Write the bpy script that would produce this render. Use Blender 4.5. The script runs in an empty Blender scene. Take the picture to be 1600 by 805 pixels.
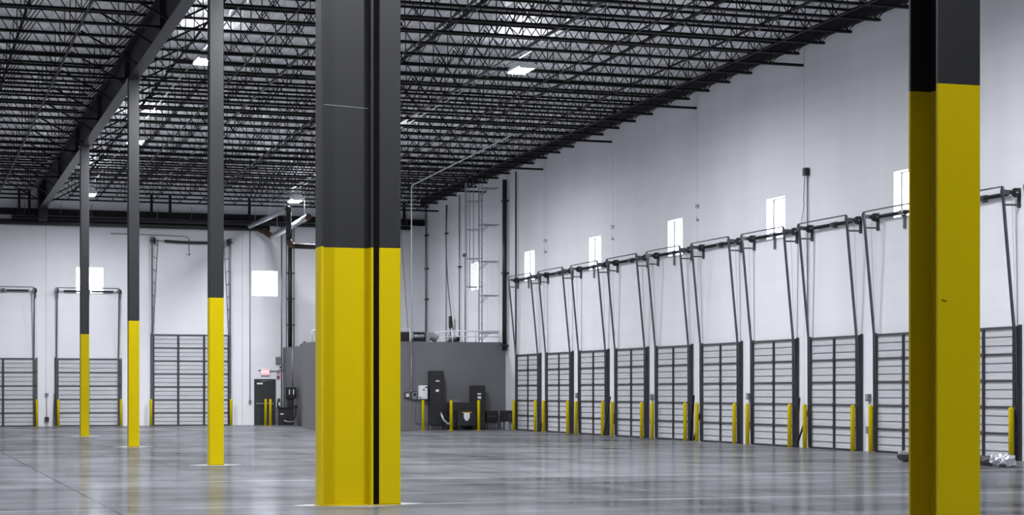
import bpy, math, random
from mathutils import Vector, Matrix
random.seed(7)
C = bpy.context.scene.collection
PI = math.pi
ORD = ['first','second','third','fourth','fifth','sixth','seventh','eighth','ninth','tenth','eleventh','twelfth','thirteenth',
 'fourteenth','fifteenth','sixteenth','seventeenth','eighteenth','nineteenth','twentieth','twenty-first','twenty-second',
 'twenty-third','twenty-fourth','twenty-fifth','twenty-sixth','twenty-seventh','twenty-eighth','twenty-ninth','thirtieth',
 'thirty-first','thirty-second','thirty-third','thirty-fourth','thirty-fifth','thirty-sixth','thirty-seventh','thirty-eighth']

# ------------------------------------------------------------------ survey of the room (metres)
F, TH, HZ, EYE = 2971.1, 0.3189, 611.4, 1.674      # focal length (pixels of a 1600 frame), yaw, horizon row, eye height
SN, CS = math.sin(TH), math.cos(TH)
XW, YB = 25.92, 92.8                               # inner faces of the dock wall and of the far wall
def on_floor(px, py, z=0.0):
    d = F*(EYE-z)/(py-HZ); r = (px-800)/F*d
    return (d*SN+r*CS, d*CS-r*SN)
def on_x(px, py, X):
    a = (px-800)/F; d = X/(SN+a*CS)
    return (X, d*(CS-a*SN), EYE+(HZ-py)*d/F)
def on_y(px, py, Y):
    a = (px-800)/F; d = Y/(CS-a*SN)
    return (d*(SN+a*CS), Y, EYE+(HZ-py)*d/F)
def deck(y): return 12.17-0.0207*(y-60)            # underside of the roof, falling towards the far wall
def chord(y): return 11.16-0.0207*(y-60)           # joist bottom chords

# ------------------------------------------------------------------ materials
def mat(name, col, rough=0.5, metal=0.0, var=0.08, scale=3.0, stretch=(1,1,1), bump=0.0, bscale=20.0, emit=None, estr=0.0, spec=0.5, coat=0.0):
    m = bpy.data.materials.new(name); m.use_nodes = True
    nt = m.node_tree; n = nt.nodes; l = nt.links; b = n['Principled BSDF']
    tc = n.new('ShaderNodeTexCoord'); mp = n.new('ShaderNodeMapping'); mp.inputs['Scale'].default_value = stretch
    l.new(tc.outputs['Object'], mp.inputs['Vector'])
    nz = n.new('ShaderNodeTexNoise'); nz.inputs['Scale'].default_value = scale; nz.inputs['Detail'].default_value = 5
    l.new(mp.outputs['Vector'], nz.inputs['Vector'])
    rp = n.new('ShaderNodeValToRGB'); e = rp.color_ramp.elements
    e[0].position = 0.3; e[1].position = 0.7
    e[0].color = [c*(1-var) for c in col]+[1]; e[1].color = [min(1, c*(1+var)) for c in col]+[1]
    l.new(nz.outputs['Fac'], rp.inputs['Fac']); l.new(rp.outputs['Color'], b.inputs['Base Color'])
    b.inputs['Roughness'].default_value = rough; b.inputs['Metallic'].default_value = metal
    b.inputs['Specular IOR Level'].default_value = spec
    if coat: b.inputs['Coat Weight'].default_value = coat; b.inputs['Coat Roughness'].default_value = 0.15
    if bump:
        nb = n.new('ShaderNodeTexNoise'); nb.inputs['Scale'].default_value = bscale; nb.inputs['Detail'].default_value = 4
        l.new(mp.outputs['Vector'], nb.inputs['Vector'])
        bp = n.new('ShaderNodeBump'); bp.inputs['Strength'].default_value = bump; bp.inputs['Distance'].default_value = 0.05
        l.new(nb.outputs['Fac'], bp.inputs['Height']); l.new(bp.outputs['Normal'], b.inputs['Normal'])
    if emit:
        b.inputs['Emission Color'].default_value = (*emit, 1); b.inputs['Emission Strength'].default_value = estr
    return m

M = {}
M['yellow'] = mat('safety_yellow_paint', (0.585, 0.45, 0.0), 0.45, spec=.12, var=0.05, scale=0.8, stretch=(1,1,.3))
M['column_grey'] = mat('charcoal_column_paint', (0.016, 0.0165, 0.019), 0.45, var=0.10, scale=1.0)
M['black_steel'] = mat('black_joist_primer', (0.006, 0.006, 0.0075), 0.6, spec=.25, var=0.2, scale=2)
M['girder_steel'] = mat('dark_girder_primer', (0.022, 0.022, 0.026), 0.5, spec=.3, var=0.15, scale=1)
M['joint'] = mat('black_gap_shade', (0.004, 0.004, 0.004), 0.95, var=0.2, scale=8, spec=0.1)  # flat black painted for the shade inside the column gap
M['door_panel'] = mat('grey_white_door_skin', (0.56, 0.565, 0.59), 0.45, var=0.06, scale=1.6, stretch=(.5,1,3))
M['door_steel'] = mat('dark_grey_door_steel', (0.058, 0.059, 0.067), 0.45, metal=0.3, var=0.15, scale=4)
M['door_rib'] = mat('mid_grey_door_rib', (0.13, 0.13, 0.145), 0.5, metal=0.2, var=0.1, scale=4)
M['track'] = mat('grey_galvanised_track', (0.125, 0.127, 0.14), 0.4, metal=0.5, var=0.12, scale=5)
M['galv'] = mat('bright_galvanised_steel', (0.42, 0.43, 0.46), 0.35, metal=0.6, var=0.12, scale=6)
M['conduit'] = mat('grey_conduit', (0.20, 0.205, 0.22), 0.4, metal=0.4, var=0.1, scale=5)
M['pale_conduit'] = mat('pale_conduit', (0.55, 0.56, 0.60), 0.4, metal=0.2, var=0.06, scale=5)
M['white_rail'] = mat('white_painted_pipe', (0.78, 0.79, 0.83), 0.4, var=0.05, scale=4)
M['black'] = mat('black_enamel', (0.012, 0.012, 0.014), 0.4, var=0.2, scale=3)
M['cabinet'] = mat('near_black_cabinet', (0.022, 0.022, 0.025), 0.4, var=0.15, scale=2)
M['rubber'] = mat('black_rubber', (0.012, 0.012, 0.013), 0.7, var=0.2, scale=12)
M['white_box'] = mat('white_enamel', (0.75, 0.77, 0.82), 0.4, var=0.03, scale=3)
M['grey_box'] = mat('grey_enamel_box', (0.17, 0.175, 0.19), 0.45, var=0.08, scale=4)
M['orange'] = mat('orange_pipe_coupling', (0.055, 0.022, 0.014), 0.5, var=0.15, scale=8)
M['red'] = mat('red_device_plastic', (0.35, 0.03, 0.06), 0.4, var=0.1, scale=8)
M['brown'] = mat('brown_cardboard', (0.16, 0.10, 0.06), 0.8, var=0.15, scale=6)
M['foil'] = mat('crumpled_silver_foil', (0.75, 0.76, 0.80), 0.22, metal=0.9, var=0.1, scale=6, bump=0.6, bscale=9)
M['liner'] = mat('black_hose_liner', (0.02, 0.02, 0.025), 0.45, var=0.3, scale=7, bump=0.3, bscale=15)
M['frame'] = mat('dark_window_frame', (0.06, 0.06, 0.065), 0.5, var=0.1, scale=5)
M['lamp_body'] = mat('white_lamp_housing', (0.75, 0.76, 0.78), 0.4, var=0.04, scale=6)
M['lens'] = mat('lit_lamp_lens', (0.9, 0.9, 0.9), 0.4, var=0.01, emit=(0.94, 0.96, 1.0), estr=260.0)
M['exit_face'] = mat('lit_exit_sign_face', (0.8, 0.25, 0.25), 0.4, var=0.02, emit=(1.0, 0.28, 0.30), estr=.32)
M['exit_letters'] = mat('lit_exit_letters', (0.9, 0.5, 0.5), 0.4, var=0.02, emit=(1.0, 0.62, 0.62), estr=.6)
M['mezz'] = mat('grey_painted_block_wall', (0.140, 0.142, 0.153), 0.55, var=0.05, scale=0.7)
M['exit_door'] = mat('charcoal_door_paint', (0.030, 0.034, 0.034), 0.4, var=0.08, scale=2)
M['curing'] = mat('pale_concrete_infill', (0.40, 0.40, 0.42), 0.35, var=0.12, scale=4)
M['outdoor'] = mat('outdoor_ground', (0.5, 0.5, 0.5), 0.8)

def tinted_glass():
    m = bpy.data.materials.new('window_glass'); m.use_nodes = True
    nt = m.node_tree; n = nt.nodes; n.clear(); o = n.new('ShaderNodeOutputMaterial')
    t = n.new('ShaderNodeBsdfTransparent'); g = n.new('ShaderNodeBsdfGlossy'); g.inputs['Roughness'].default_value = .05
    x = n.new('ShaderNodeMixShader'); x.inputs[0].default_value = .06
    t.inputs[0].default_value = (.95, .97, 1, 1)
    nt.links.new(t.outputs[0], x.inputs[1]); nt.links.new(g.outputs[0], x.inputs[2]); nt.links.new(x.outputs[0], o.inputs[0])
    return m
M['glass'] = tinted_glass()

def wall_mat(name, axis, first, pitch):
    # white painted tilt-up panels: joints every `pitch` metres along `axis`, faint form-board banding and scuffs
    m = mat(name, (0.745, 0.75, 0.785), 0.55, var=0.025, scale=0.5, stretch=(1,1,.6))
    nt = m.node_tree; n = nt.nodes; l = nt.links; b = n['Principled BSDF']
    geo = n.new('ShaderNodeNewGeometry'); sp = n.new('ShaderNodeSeparateXYZ'); l.new(geo.outputs['Position'], sp.inputs[0])
    def math_(op, a, bval=None, c=None):
        q = n.new('ShaderNodeMath'); q.operation = op
        for i, v in enumerate((a, bval, c)):
            if v is None: continue
            if isinstance(v, (int, float)): q.inputs[i].default_value = v
            else: l.new(v, q.inputs[i])
        return q.outputs[0]
    p = math_('SUBTRACT', sp.outputs[axis], first-pitch/2)
    p = math_('PINGPONG', p, pitch/2)                       # 0..pitch/2, pitch/2 on the joint
    j = math_('GREATER_THAN', p, pitch/2-0.018)
    mp = n.new('ShaderNodeMapping'); mp.inputs['Scale'].default_value = (.15, .15, 2.2); l.new(geo.outputs['Position'], mp.inputs[0])
    nz = n.new('ShaderNodeTexNoise'); nz.inputs['Scale'].default_value = 1.0; nz.inputs['Detail'].default_value = 3; l.new(mp.outputs[0], nz.inputs[0])
    mp2 = n.new('ShaderNodeMapping'); mp2.inputs['Scale'].default_value = (.9, .9, .12); l.new(geo.outputs['Position'], mp2.inputs[0])
    nz2 = n.new('ShaderNodeTexNoise'); nz2.inputs['Scale'].default_value = 1.0; nz2.inputs['Detail'].default_value = 4; l.new(mp2.outputs[0], nz2.inputs[0])
    k = math_('MULTIPLY_ADD', nz.outputs['Fac'], .10, .95)
    k2 = math_('MULTIPLY_ADD', nz2.outputs['Fac'], .14, .93)
    k = math_('MULTIPLY', k, k2)
    jj = math_('MULTIPLY_ADD', j, -.28, 1.0)
    k = math_('MULTIPLY', k, jj)
    src = b.inputs['Base Color'].links[0].from_socket
    mx = n.new('ShaderNodeMix'); mx.data_type = 'RGBA'; mx.blend_type = 'MULTIPLY'; mx.inputs[0].default_value = 1
    l.new(src, mx.inputs[6]); cc = n.new('ShaderNodeCombineColor')
    for i in range(3): l.new(k, cc.inputs[i])
    l.new(cc.outputs[0], mx.inputs[7]); l.new(mx.outputs[2], b.inputs['Base Color'])
    return m
M['wall_y'] = wall_mat('white_panel_wall_dock', 1, 50.85, 7.8)
M['wall_x'] = wall_mat('white_panel_wall_far', 0, 7.3, 9.4)

def floor_mat():
    m = bpy.data.materials.new('polished_concrete'); m.use_nodes = True
    nt = m.node_tree; n = nt.nodes; l = nt.links; b = n['Principled BSDF']
    geo = n.new('ShaderNodeNewGeometry'); sp = n.new('ShaderNodeSeparateXYZ'); l.new(geo.outputs['Position'], sp.inputs[0])
    def noise(sc, st, det=5, rough=.55):
        mp = n.new('ShaderNodeMapping'); mp.inputs['Scale'].default_value = st; l.new(geo.outputs['Position'], mp.inputs[0])
        q = n.new('ShaderNodeTexNoise'); q.inputs['Scale'].default_value = sc; q.inputs['Detail'].default_value = det; q.inputs['Roughness'].default_value = rough
        l.new(mp.outputs[0], q.inputs[0]); return q.outputs['Fac']
    def mth(op, a, bb=None, c=None, clamp=False):
        q = n.new('ShaderNodeMath'); q.operation = op; q.use_clamp = clamp
        for i, v in enumerate((a, bb, c)):
            if v is None: continue
            if isinstance(v, (int, float)): q.inputs[i].default_value = v
            else: l.new(v, q.inputs[i])
        return q.outputs[0]
    big = noise(.22, (1, .55, 1)); mid = noise(1.1, (.8, .35, 1)); fine = noise(9, (1, 1, 1), 3)
    streak = noise(.55, (.12, 1.3, 1), 4)
    v = mth('MULTIPLY_ADD', big, .55, .10); v = mth('MULTIPLY_ADD', mid, .40, v); v = mth('MULTIPLY_ADD', streak, .55, v); v = mth('MULTIPLY_ADD', fine, .05, v)
    rp = n.new('ShaderNodeValToRGB'); e = rp.color_ramp.elements
    e[0].position = .64; e[1].position = 1.06; e[0].color = (.034, .035, .038, 1); e[1].color = (.205, .208, .222, 1)
    l.new(v, rp.inputs['Fac'])
    # saw-cut joints: dark along the hall, pale filled ones across it
    def line(coord, first, pitch, half):
        q = mth('SUBTRACT', coord, first-pitch/2); q = mth('PINGPONG', q, pitch/2); return mth('GREATER_THAN', q, pitch/2-half)
    wob = noise(.8, (1, 1, 1), 3)
    yy = mth('MULTIPLY_ADD', wob, .10, sp.outputs[1])
    dark = mth('MAXIMUM', line(sp.outputs[0], 3.05, 9.40, .020), line(sp.outputs[1], 35.2, 15.7, .010))
    pale = line(yy, 27.30, 7.85, .16)
    fade = noise(.5, (1, 1, 1), 4); fade = mth('MULTIPLY_ADD', fade, 3.0, -1.05, True); pale = mth('MULTIPLY', pale, fade)
    spots = noise(2.2, (1, .6, 1), 2); spots = mth('GREATER_THAN', spots, .765)
    mx = n.new('ShaderNodeMix'); mx.data_type = 'RGBA'; l.new(mth('MULTIPLY', dark, .9), mx.inputs[0]); l.new(rp.outputs[0], mx.inputs[6]); mx.inputs[7].default_value = (.05, .05, .055, 1)
    m2 = n.new('ShaderNodeMix'); m2.data_type = 'RGBA'; l.new(mth('MULTIPLY', pale, .45), m2.inputs[0]); l.new(mx.outputs[2], m2.inputs[6]); m2.inputs[7].default_value = (.52, .52, .55, 1)
    m3 = n.new('ShaderNodeMix'); m3.data_type = 'RGBA'; l.new(mth('MULTIPLY', spots, .5), m3.inputs[0]); l.new(m2.outputs[2], m3.inputs[6]); m3.inputs[7].default_value = (.06, .06, .065, 1)
    l.new(m3.outputs[2], b.inputs['Base Color'])
    r = mth('MULTIPLY_ADD', streak, .13, .045); r = mth('MULTIPLY_ADD', mid, .05, r)
    bp = n.new('ShaderNodeBump'); bp.inputs['Strength'].default_value = .012; bp.inputs['Distance'].default_value = .01
    l.new(noise(1.6, (1, 1, 1), 3), bp.inputs['Height']); l.new(bp.outputs[0], b.inputs['Normal'])
    # sealed concrete: a dull body with a thin, faint polish over it
    b.inputs['Specular IOR Level'].default_value = 0.0
    gl = n.new('ShaderNodeBsdfGlossy'); gl.inputs[0].default_value = (.93, .94, .97, 1)
    l.new(r, gl.inputs['Roughness']); l.new(bp.outputs[0], gl.inputs['Normal'])
    ms = n.new('ShaderNodeMixShader'); ms.inputs[0].default_value = .24
    l.new(b.outputs[0], ms.inputs[1]); l.new(gl.outputs[0], ms.inputs[2]); l.new(ms.outputs[0], n['Material Output'].inputs[0])
    return m
M['floor'] = floor_mat()

def foil_mat():
    m = bpy.data.materials.new('silver_foil_insulation'); m.use_nodes = True
    nt = m.node_tree; n = nt.nodes; l = nt.links; b = n['Principled BSDF']
    geo = n.new('ShaderNodeNewGeometry')
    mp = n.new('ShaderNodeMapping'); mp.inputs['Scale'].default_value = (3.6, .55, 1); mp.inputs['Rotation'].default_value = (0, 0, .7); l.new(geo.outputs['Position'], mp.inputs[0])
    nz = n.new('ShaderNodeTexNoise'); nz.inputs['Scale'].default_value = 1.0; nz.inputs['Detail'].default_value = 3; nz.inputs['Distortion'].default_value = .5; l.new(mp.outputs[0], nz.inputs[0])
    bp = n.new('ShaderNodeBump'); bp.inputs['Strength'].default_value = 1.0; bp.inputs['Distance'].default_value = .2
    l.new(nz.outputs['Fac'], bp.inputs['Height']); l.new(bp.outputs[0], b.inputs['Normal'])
    rp = n.new('ShaderNodeValToRGB'); rp.color_ramp.elements[0].color = (.74, .75, .79, 1); rp.color_ramp.elements[1].color = (.96, .965, .98, 1); rp.color_ramp.elements[0].position = .35; rp.color_ramp.elements[1].position = .65  # streaky base colour: dirt on the foil plus painted-in lamp reflections
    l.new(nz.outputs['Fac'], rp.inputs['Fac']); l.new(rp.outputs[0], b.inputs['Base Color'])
    b.inputs['Metallic'].default_value = .30; b.inputs['Roughness'].default_value = .26
    return m
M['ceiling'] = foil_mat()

# ------------------------------------------------------------------ mesh builder
class MB:
    def __init__(s): s.v = []; s.f = []; s.sm = []
    def add(s, vs, fs, smooth=False):
        k = len(s.v); s.v += [tuple(v) for v in vs]
        for f in fs: s.f.append(tuple(i+k for i in f)); s.sm.append(smooth)
        return s
    def box(s, a, b):
        x0, x1 = sorted((a[0], b[0])); y0, y1 = sorted((a[1], b[1])); z0, z1 = sorted((a[2], b[2]))
        return s.add([(x0,y0,z0),(x1,y0,z0),(x1,y1,z0),(x0,y1,z0),(x0,y0,z1),(x1,y0,z1),(x1,y1,z1),(x0,y1,z1)],
              [(0,3,2,1),(4,5,6,7),(0,1,5,4),(1,2,6,5),(2,3,7,6),(3,0,4,7)])
    def bev(s, a, b, r):
        # box with chamfered vertical and horizontal edges
        x0, x1 = sorted((a[0], b[0])); y0, y1 = sorted((a[1], b[1])); z0, z1 = sorted((a[2], b[2]))
        def ring(i, z): return [(x0+i,y0,z),(x1-i,y0,z),(x1,y0+i,z),(x1,y1-i,z),(x1-i,y1,z),(x0+i,y1,z),(x0,y1-i,z),(x0,y0+i,z)]
        def inset(z): return [(x0+r,y0+r,z),(x1-r,y0+r,z),(x1-r,y0+r,z),(x1-r,y1-r,z),(x1-r,y1-r,z),(x0+r,y1-r,z),(x0+r,y1-r,z),(x0+r,y0+r,z)]
        vs = inset(z0)+ring(r, z0+r)+ring(r, z1-r)+inset(z1); fs = []
        for k in range(3):
            for i in range(8):
                j = (i+1) % 8; fs.append((k*8+i, k*8+j, (k+1)*8+j, (k+1)*8+i))
        fs.append((7,5,3,1)); fs.append((24+1,24+3,24+5,24+7))
        return s.add(vs, fs)
    def bar(s, p, q, w, h=None, up=(0,0,1)):
        # rectangular bar from p to q, w wide, h deep
        h = h or w; p = Vector(p); q = Vector(q); d = (q-p).normalized(); u = Vector(up)
        if abs(d.dot(u)) > .98: u = Vector((0,1,0))
        x = d.cross(u).normalized()*w/2; y = x.cross(d).normalized()*h/2
        vs = [p-x-y, p+x-y, p+x+y, p-x+y, q-x-y, q+x-y, q+x+y, q-x+y]
        return s.add(vs, [(0,1,2,3),(7,6,5,4),(0,4,5,1),(1,5,6,2),(2,6,7,3),(3,7,4,0)])
    def tube(s, pts, r, n=8, cap=True):
        pts = [Vector(p) for p in pts]; k0 = len(s.v); prev = None
        for i, p in enumerate(pts):
            d = (pts[min(i+1, len(pts)-1)]-pts[max(i-1, 0)]).normalized()
            u = prev if prev is not None else (Vector((0,0,1)) if abs(d.z) < .9 else Vector((1,0,0)))
            x = d.cross(u).normalized(); y = x.cross(d).normalized(); prev = y
            rr = r[i] if isinstance(r, (list, tuple)) else r
            for a in range(n):
                t = 2*PI*a/n; s.v.append(tuple(p+x*math.cos(t)*rr+y*math.sin(t)*rr))
        for i in range(len(pts)-1):
            for a in range(n):
                b = (a+1) % n; s.f.append((k0+i*n+a, k0+i*n+b, k0+(i+1)*n+b, k0+(i+1)*n+a)); s.sm.append(True)
        if cap:
            s.f.append(tuple(k0+a for a in reversed(range(n)))); s.sm.append(False)
            s.f.append(tuple(k0+(len(pts)-1)*n+a for a in range(n))); s.sm.append(False)
        return s
    def lathe(s, prof, n=16, c=(0,0,0)):
        k0 = len(s.v)
        for r, z in prof:
            for a in range(n): t = 2*PI*a/n; s.v.append((c[0]+r*math.cos(t), c[1]+r*math.sin(t), c[2]+z))
        for i in range(len(prof)-1):
            for a in range(n):
                b = (a+1) % n; s.f.append((k0+i*n+a, k0+i*n+b, k0+(i+1)*n+b, k0+(i+1)*n+a)); s.sm.append(True)
        s.f.append(tuple(k0+a for a in reversed(range(n)))); s.sm.append(False)
        s.f.append(tuple(k0+(len(prof)-1)*n+a for a in range(n))); s.sm.append(False)
        return s
    def mesh(s, name, m):
        me = bpy.data.meshes.new(name); me.from_pydata(s.v, [], s.f); me.validate()
        if len(me.polygons) == len(s.sm): me.polygons.foreach_set('use_smooth', s.sm)
        me.materials.append(M[m] if isinstance(m, str) else m); me.update(); return me
    def obj(s, name, m, parent=None, loc=None, rz=0):
        o = bpy.data.objects.new(name, s.mesh(name, m)); C.objects.link(o)
        if parent: o.parent = parent
        if loc: o.location = loc
        o.rotation_euler.z = rz
        return o

def tag(o, label=None, cat=None, group=None, kind=None):
    for k, v in (('label', label), ('category', cat), ('group', group), ('kind', kind)):
        if v: o[k] = v
    return o
def empty(name, loc, rz, label, cat, group=None, kind=None):
    o = bpy.data.objects.new(name, None); C.objects.link(o); o.location = loc; o.rotation_euler.z = rz; o.empty_display_size = .2
    return tag(o, label, cat, group, kind)
def kids(o): return [c for c in ALLKIDS.get(o.name, [])]
ALLKIDS = {}
def copy_tree(o, parent=None):
    c = o.copy(); C.objects.link(c)
    if parent is not None: c.parent = parent
    for ch in o.children: copy_tree(ch, c)
    return c
def relabel(o, loc, label, group=None, rz=None):
    o.location = loc
    o['label'] = label
    if group: o['group'] = group
    if rz is not None: o.rotation_euler.z = rz
    return o

# ------------------------------------------------------------------ room shell
XL, YF = -30.0, -14.0
def slab(o, kind_label, cat): return tag(o, kind_label, cat, kind='structure')
slab(MB().box((XL-.3, YF-.3, -.25), (XW+.3, YB+.3, 0)).obj('floor', 'floor'), 'polished grey concrete warehouse floor with saw-cut joints', 'floor')
J0, JP = 43.05, 1.5650
def ripple(x, y):                                 # small crinkles in the foil
    return (math.sin(2.1*x+3.3*y+.7*math.sin(1.3*x))+.7*math.sin(4.7*x-5.1*y+1.1)+.5*math.sin(9.3*x+2.7*y+2*math.sin(.6*y)))/2.2
def liner(x, y):                                  # foil blanket sagging between the joists
    f = ((y-J0)/JP) % 1.0
    return deck(y)-.012-.05*math.sin(PI*f)**2*(1+.35*ripple(.5*x, .5*y))+.012*ripple(x*1.7, y*1.7)*math.sin(PI*f)
mb = MB()
gx = [XL, -12.0]+[-11.6+.42*k for k in range(90)]; gx = [x for x in gx if x < XW-.1]+[XW]
gy = [YF]+[J0+JP*(k/7) for k in range(-7*6, 7*32) if J0+JP*(k/7) < YB-.05]+[YB]
nx = len(gx)
vs = [(x, y, liner(x, y) if 0 < a < nx-1 and y > 33 else deck(y)-.012) for y in gy for a, x in enumerate(gx)]
fs = [(r*nx+a, r*nx+a+1, (r+1)*nx+a+1, (r+1)*nx+a) for r in range(len(gy)-1) for a in range(nx-1)]
mb.add(vs, fs, True)
mb.add([(XL,YF,deck(YF)+.01),(XW,YF,deck(YF)+.01),(XW,YB,deck(YB)+.01),(XL,YB,deck(YB)+.01),(XL,YF,deck(YF)+.2),(XW,YF,deck(YF)+.2),(XW,YB,deck(YB)+.2),(XL,YB,deck(YB)+.2)],
       [(3,2,1,0),(7,6,5,4),(0,4,5,1),(1,5,6,2),(2,6,7,3),(3,7,4,0)])
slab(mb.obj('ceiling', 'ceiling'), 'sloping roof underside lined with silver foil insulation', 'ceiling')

def holed_wall(name, axis, face, outer, a0, a1, ztop, holes, m, label):
    # wall in the plane axis=face (0: x, 1: y), thickness towards `outer`; holes = (a_low, a_high, z_low, z_high)
    A = sorted({a0, a1, *[h[0] for h in holes], *[h[1] for h in holes]}); Zs = sorted({0.0, ztop, *[h[2] for h in holes], *[h[3] for h in holes]})
    b = MB()
    def P(u, w, z): return (w, u, z) if axis == 0 else (u, w, z)
    for i in range(len(A)-1):
        for j in range(len(Zs)-1):
            ca, cz = (A[i]+A[i+1])/2, (Zs[j]+Zs[j+1])/2
            if any(h[0] < ca < h[1] and h[2] < cz < h[3] for h in holes): continue
            for w in (face, outer): b.add([P(A[i],w,Zs[j]),P(A[i+1],w,Zs[j]),P(A[i+1],w,Zs[j+1]),P(A[i],w,Zs[j+1])], [(0,1,2,3)])
    for h in holes+[(a0,a1,0.0,ztop)]:
        c = [(h[0],h[2]),(h[1],h[2]),(h[1],h[3]),(h[0],h[3])]
        for k in range(4):
            (u0,z0),(u1,z1) = c[k], c[(k+1)%4]
            b.add([P(u0,face,z0),P(u1,face,z1),P(u1,outer,z1),P(u0,outer,z0)], [(0,1,2,3)])
    return slab(b.obj(name, m), label, 'wall')
WZ0, WZ1, WW = 6.36, 7.60, 1.26
RWIN = [83.95-7.8*k for k in range(8)]
BWIN = [9.35, 17.82]
rh = [(y-WW/2, y+WW/2, WZ0, WZ1) for y in RWIN]
holed_wall('wall_right', 0, XW, XW+.3, YF, YB+.3, 13.6, rh, 'wall_y', 'tall white panel wall behind the row of dock doors')
bh = [(x-WW/2, x+WW/2, WZ0, WZ1) for x in BWIN]
holed_wall('wall_back', 1, YB, YB+.3, XL, XW, 13.6, bh, 'wall_x', 'white end wall at the far end of the hall')
holed_wall('wall_left', 0, XL, XL-.3, YF, YB+.3, 13.6, [], 'wall_y', 'white side wall outside the view')
holed_wall('wall_front', 1, YF, YF-.3, XL, XW, 13.8, [], 'wall_x', 'white end wall behind the viewpoint')
def window(n, loc, rz, label):
    # local x along the wall, y into the wall
    e = empty('window_%d' % n, loc, rz, label, 'window', 'clerestory windows', 'structure')
    w, h, d = WW, WZ1-WZ0, .24; t = .022
    f = MB()
    f.box((-w/2, d-.012, 0), (w/2, d+.03, t)).box((-w/2, d-.012, h-t), (w/2, d+.03, h)).box((-w/2, d-.012, t), (-w/2+t, d+.03, h-t)).box((w/2-t, d-.012, t), (w/2, d+.03, h-t))
    f.obj('window_frame', 'frame', e)
    MB().box((-w/2+t, d-.004, t), (w/2-t, d+.004, h-t)).obj('pane', 'glass', e)
    return e
for k, y in enumerate(RWIN):
    window(k+1, (XW, y, WZ0), -PI/2, 'small square sunlit window high in the dock wall, %s from the far corner' % ORD[k])
window(9, (BWIN[0], YB, WZ0), 0, 'small square sunlit window above a far-wall dock door')
window(10, (BWIN[1], YB, WZ0), 0, 'small square sunlit window above the dark exit door')

# pale concrete infill diamonds round the columns
COLS = [(7.03, 71.7), (7.10, 57.75), (7.12, 42.95), (6.65, 27.35), (7.005, 11.625)]
for k, (x, y) in enumerate(COLS):
    r = .62 if k != 3 else 1.0
    ry = .62 if k != 3 else .75
    b = MB(); b.add([(x-r,y,.0005),(x,y-ry,.0005),(x+r,y,.0005),(x,y+ry,.0005),(x-r,y,.004),(x,y-ry,.004),(x+r,y,.004),(x,y+ry,.004)],
        [(3,2,1,0),(4,5,6,7),(0,1,5,4),(1,2,6,5),(2,3,7,6),(3,0,4,7)])
    tag(b.obj('trim_%d' % (k+1), 'curing'), 'pale diamond of infill concrete round the foot of the %s column from the far wall' % ORD[k], 'floor infill', kind='structure')

# grey plant room in the far corner
GX, GX2, GY, GYM, GH = 17.7, 18.72, 79.4, 83.4, 3.82
t = .2
slab(MB().box((GX, GY, 0), (XW, GY+t, GH)).obj('wall_room_front', 'mezz'), 'dark grey front wall of the low plant room', 'wall')
slab(MB().box((GX, GY+t, 0), (GX+t, GYM, GH)).obj('wall_room_side', 'mezz'), 'grey end wall of the low plant room beside the big column', 'wall')
slab(MB().box((GX+t, GYM-t, 0), (GX2, GYM, GH)).box((GX2, GYM-t, 0), (GX2+t, YB, GH)).obj('wall_room_return', 'mezz'), 'grey recessed side wall of the plant room near the exit door', 'wall')
slab(MB().add([(GX+t,GY+t,GH-.15),(XW,GY+t,GH-.15),(XW,YB,GH-.15),(GX2+t,YB,GH-.15),(GX2+t,GYM-t,GH-.15),(GX+t,GYM-t,GH-.15),
    (GX+t,GY+t,GH-.02),(XW,GY+t,GH-.02),(XW,YB,GH-.02),(GX2+t,YB,GH-.02),(GX2+t,GYM-t,GH-.02),(GX+t,GYM-t,GH-.02)],
    [(5,4,3,2,1,0),(6,7,8,9,10,11),(0,1,7,6),(1,2,8,7),(2,3,9,8),(3,4,10,9),(4,5,11,10),(5,0,6,11)]).obj('ceiling_room', 'mezz'), 'flat grey roof deck of the plant room', 'roof')

# ------------------------------------------------------------------ columns
YEL = 3.78
def col_top(y): return 10.95-.0215*(y-62)
def square_column(x, y, s, label, seam=None):
    e = empty('steel_column', (x, y, 0), 0, label, 'column', 'steel columns down the middle of the hall')
    MB().bev((-s/2, -s/2, .012), (s/2, s/2, YEL), .012).obj('safety_band', 'yellow', e)['label'] = 'safety yellow painted lower part'
    MB().bev((-s/2, -s/2, YEL), (s/2, s/2, col_top(y)-.03), .012).obj('shaft', 'column_grey', e)
    MB().box((-s/2-.02, -s/2-.02, .0045), (s/2+.02, s/2+.02, .012)).obj('base_plate', 'yellow', e)
    MB().box((-s/2-.05, -s/2-.05, col_top(y)-.03), (s/2+.05, s/2+.05, col_top(y))).obj('cap_plate', 'girder_steel', e)
    if seam: MB().bar((-s/2-.004, -s/2-.004, seam), (s/2+.004, -s/2-.004, seam-.01), .008).obj('tie_wire', 'galv', e)
    return e
square_column(*COLS[0], .315, 'slim yellow and charcoal square column nearest the far wall')
square_column(*COLS[1], .32, 'second yellow and charcoal square column from the far wall')
square_column(*COLS[2], .32, 'third yellow and charcoal square column from the far wall', 10.9)

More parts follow.
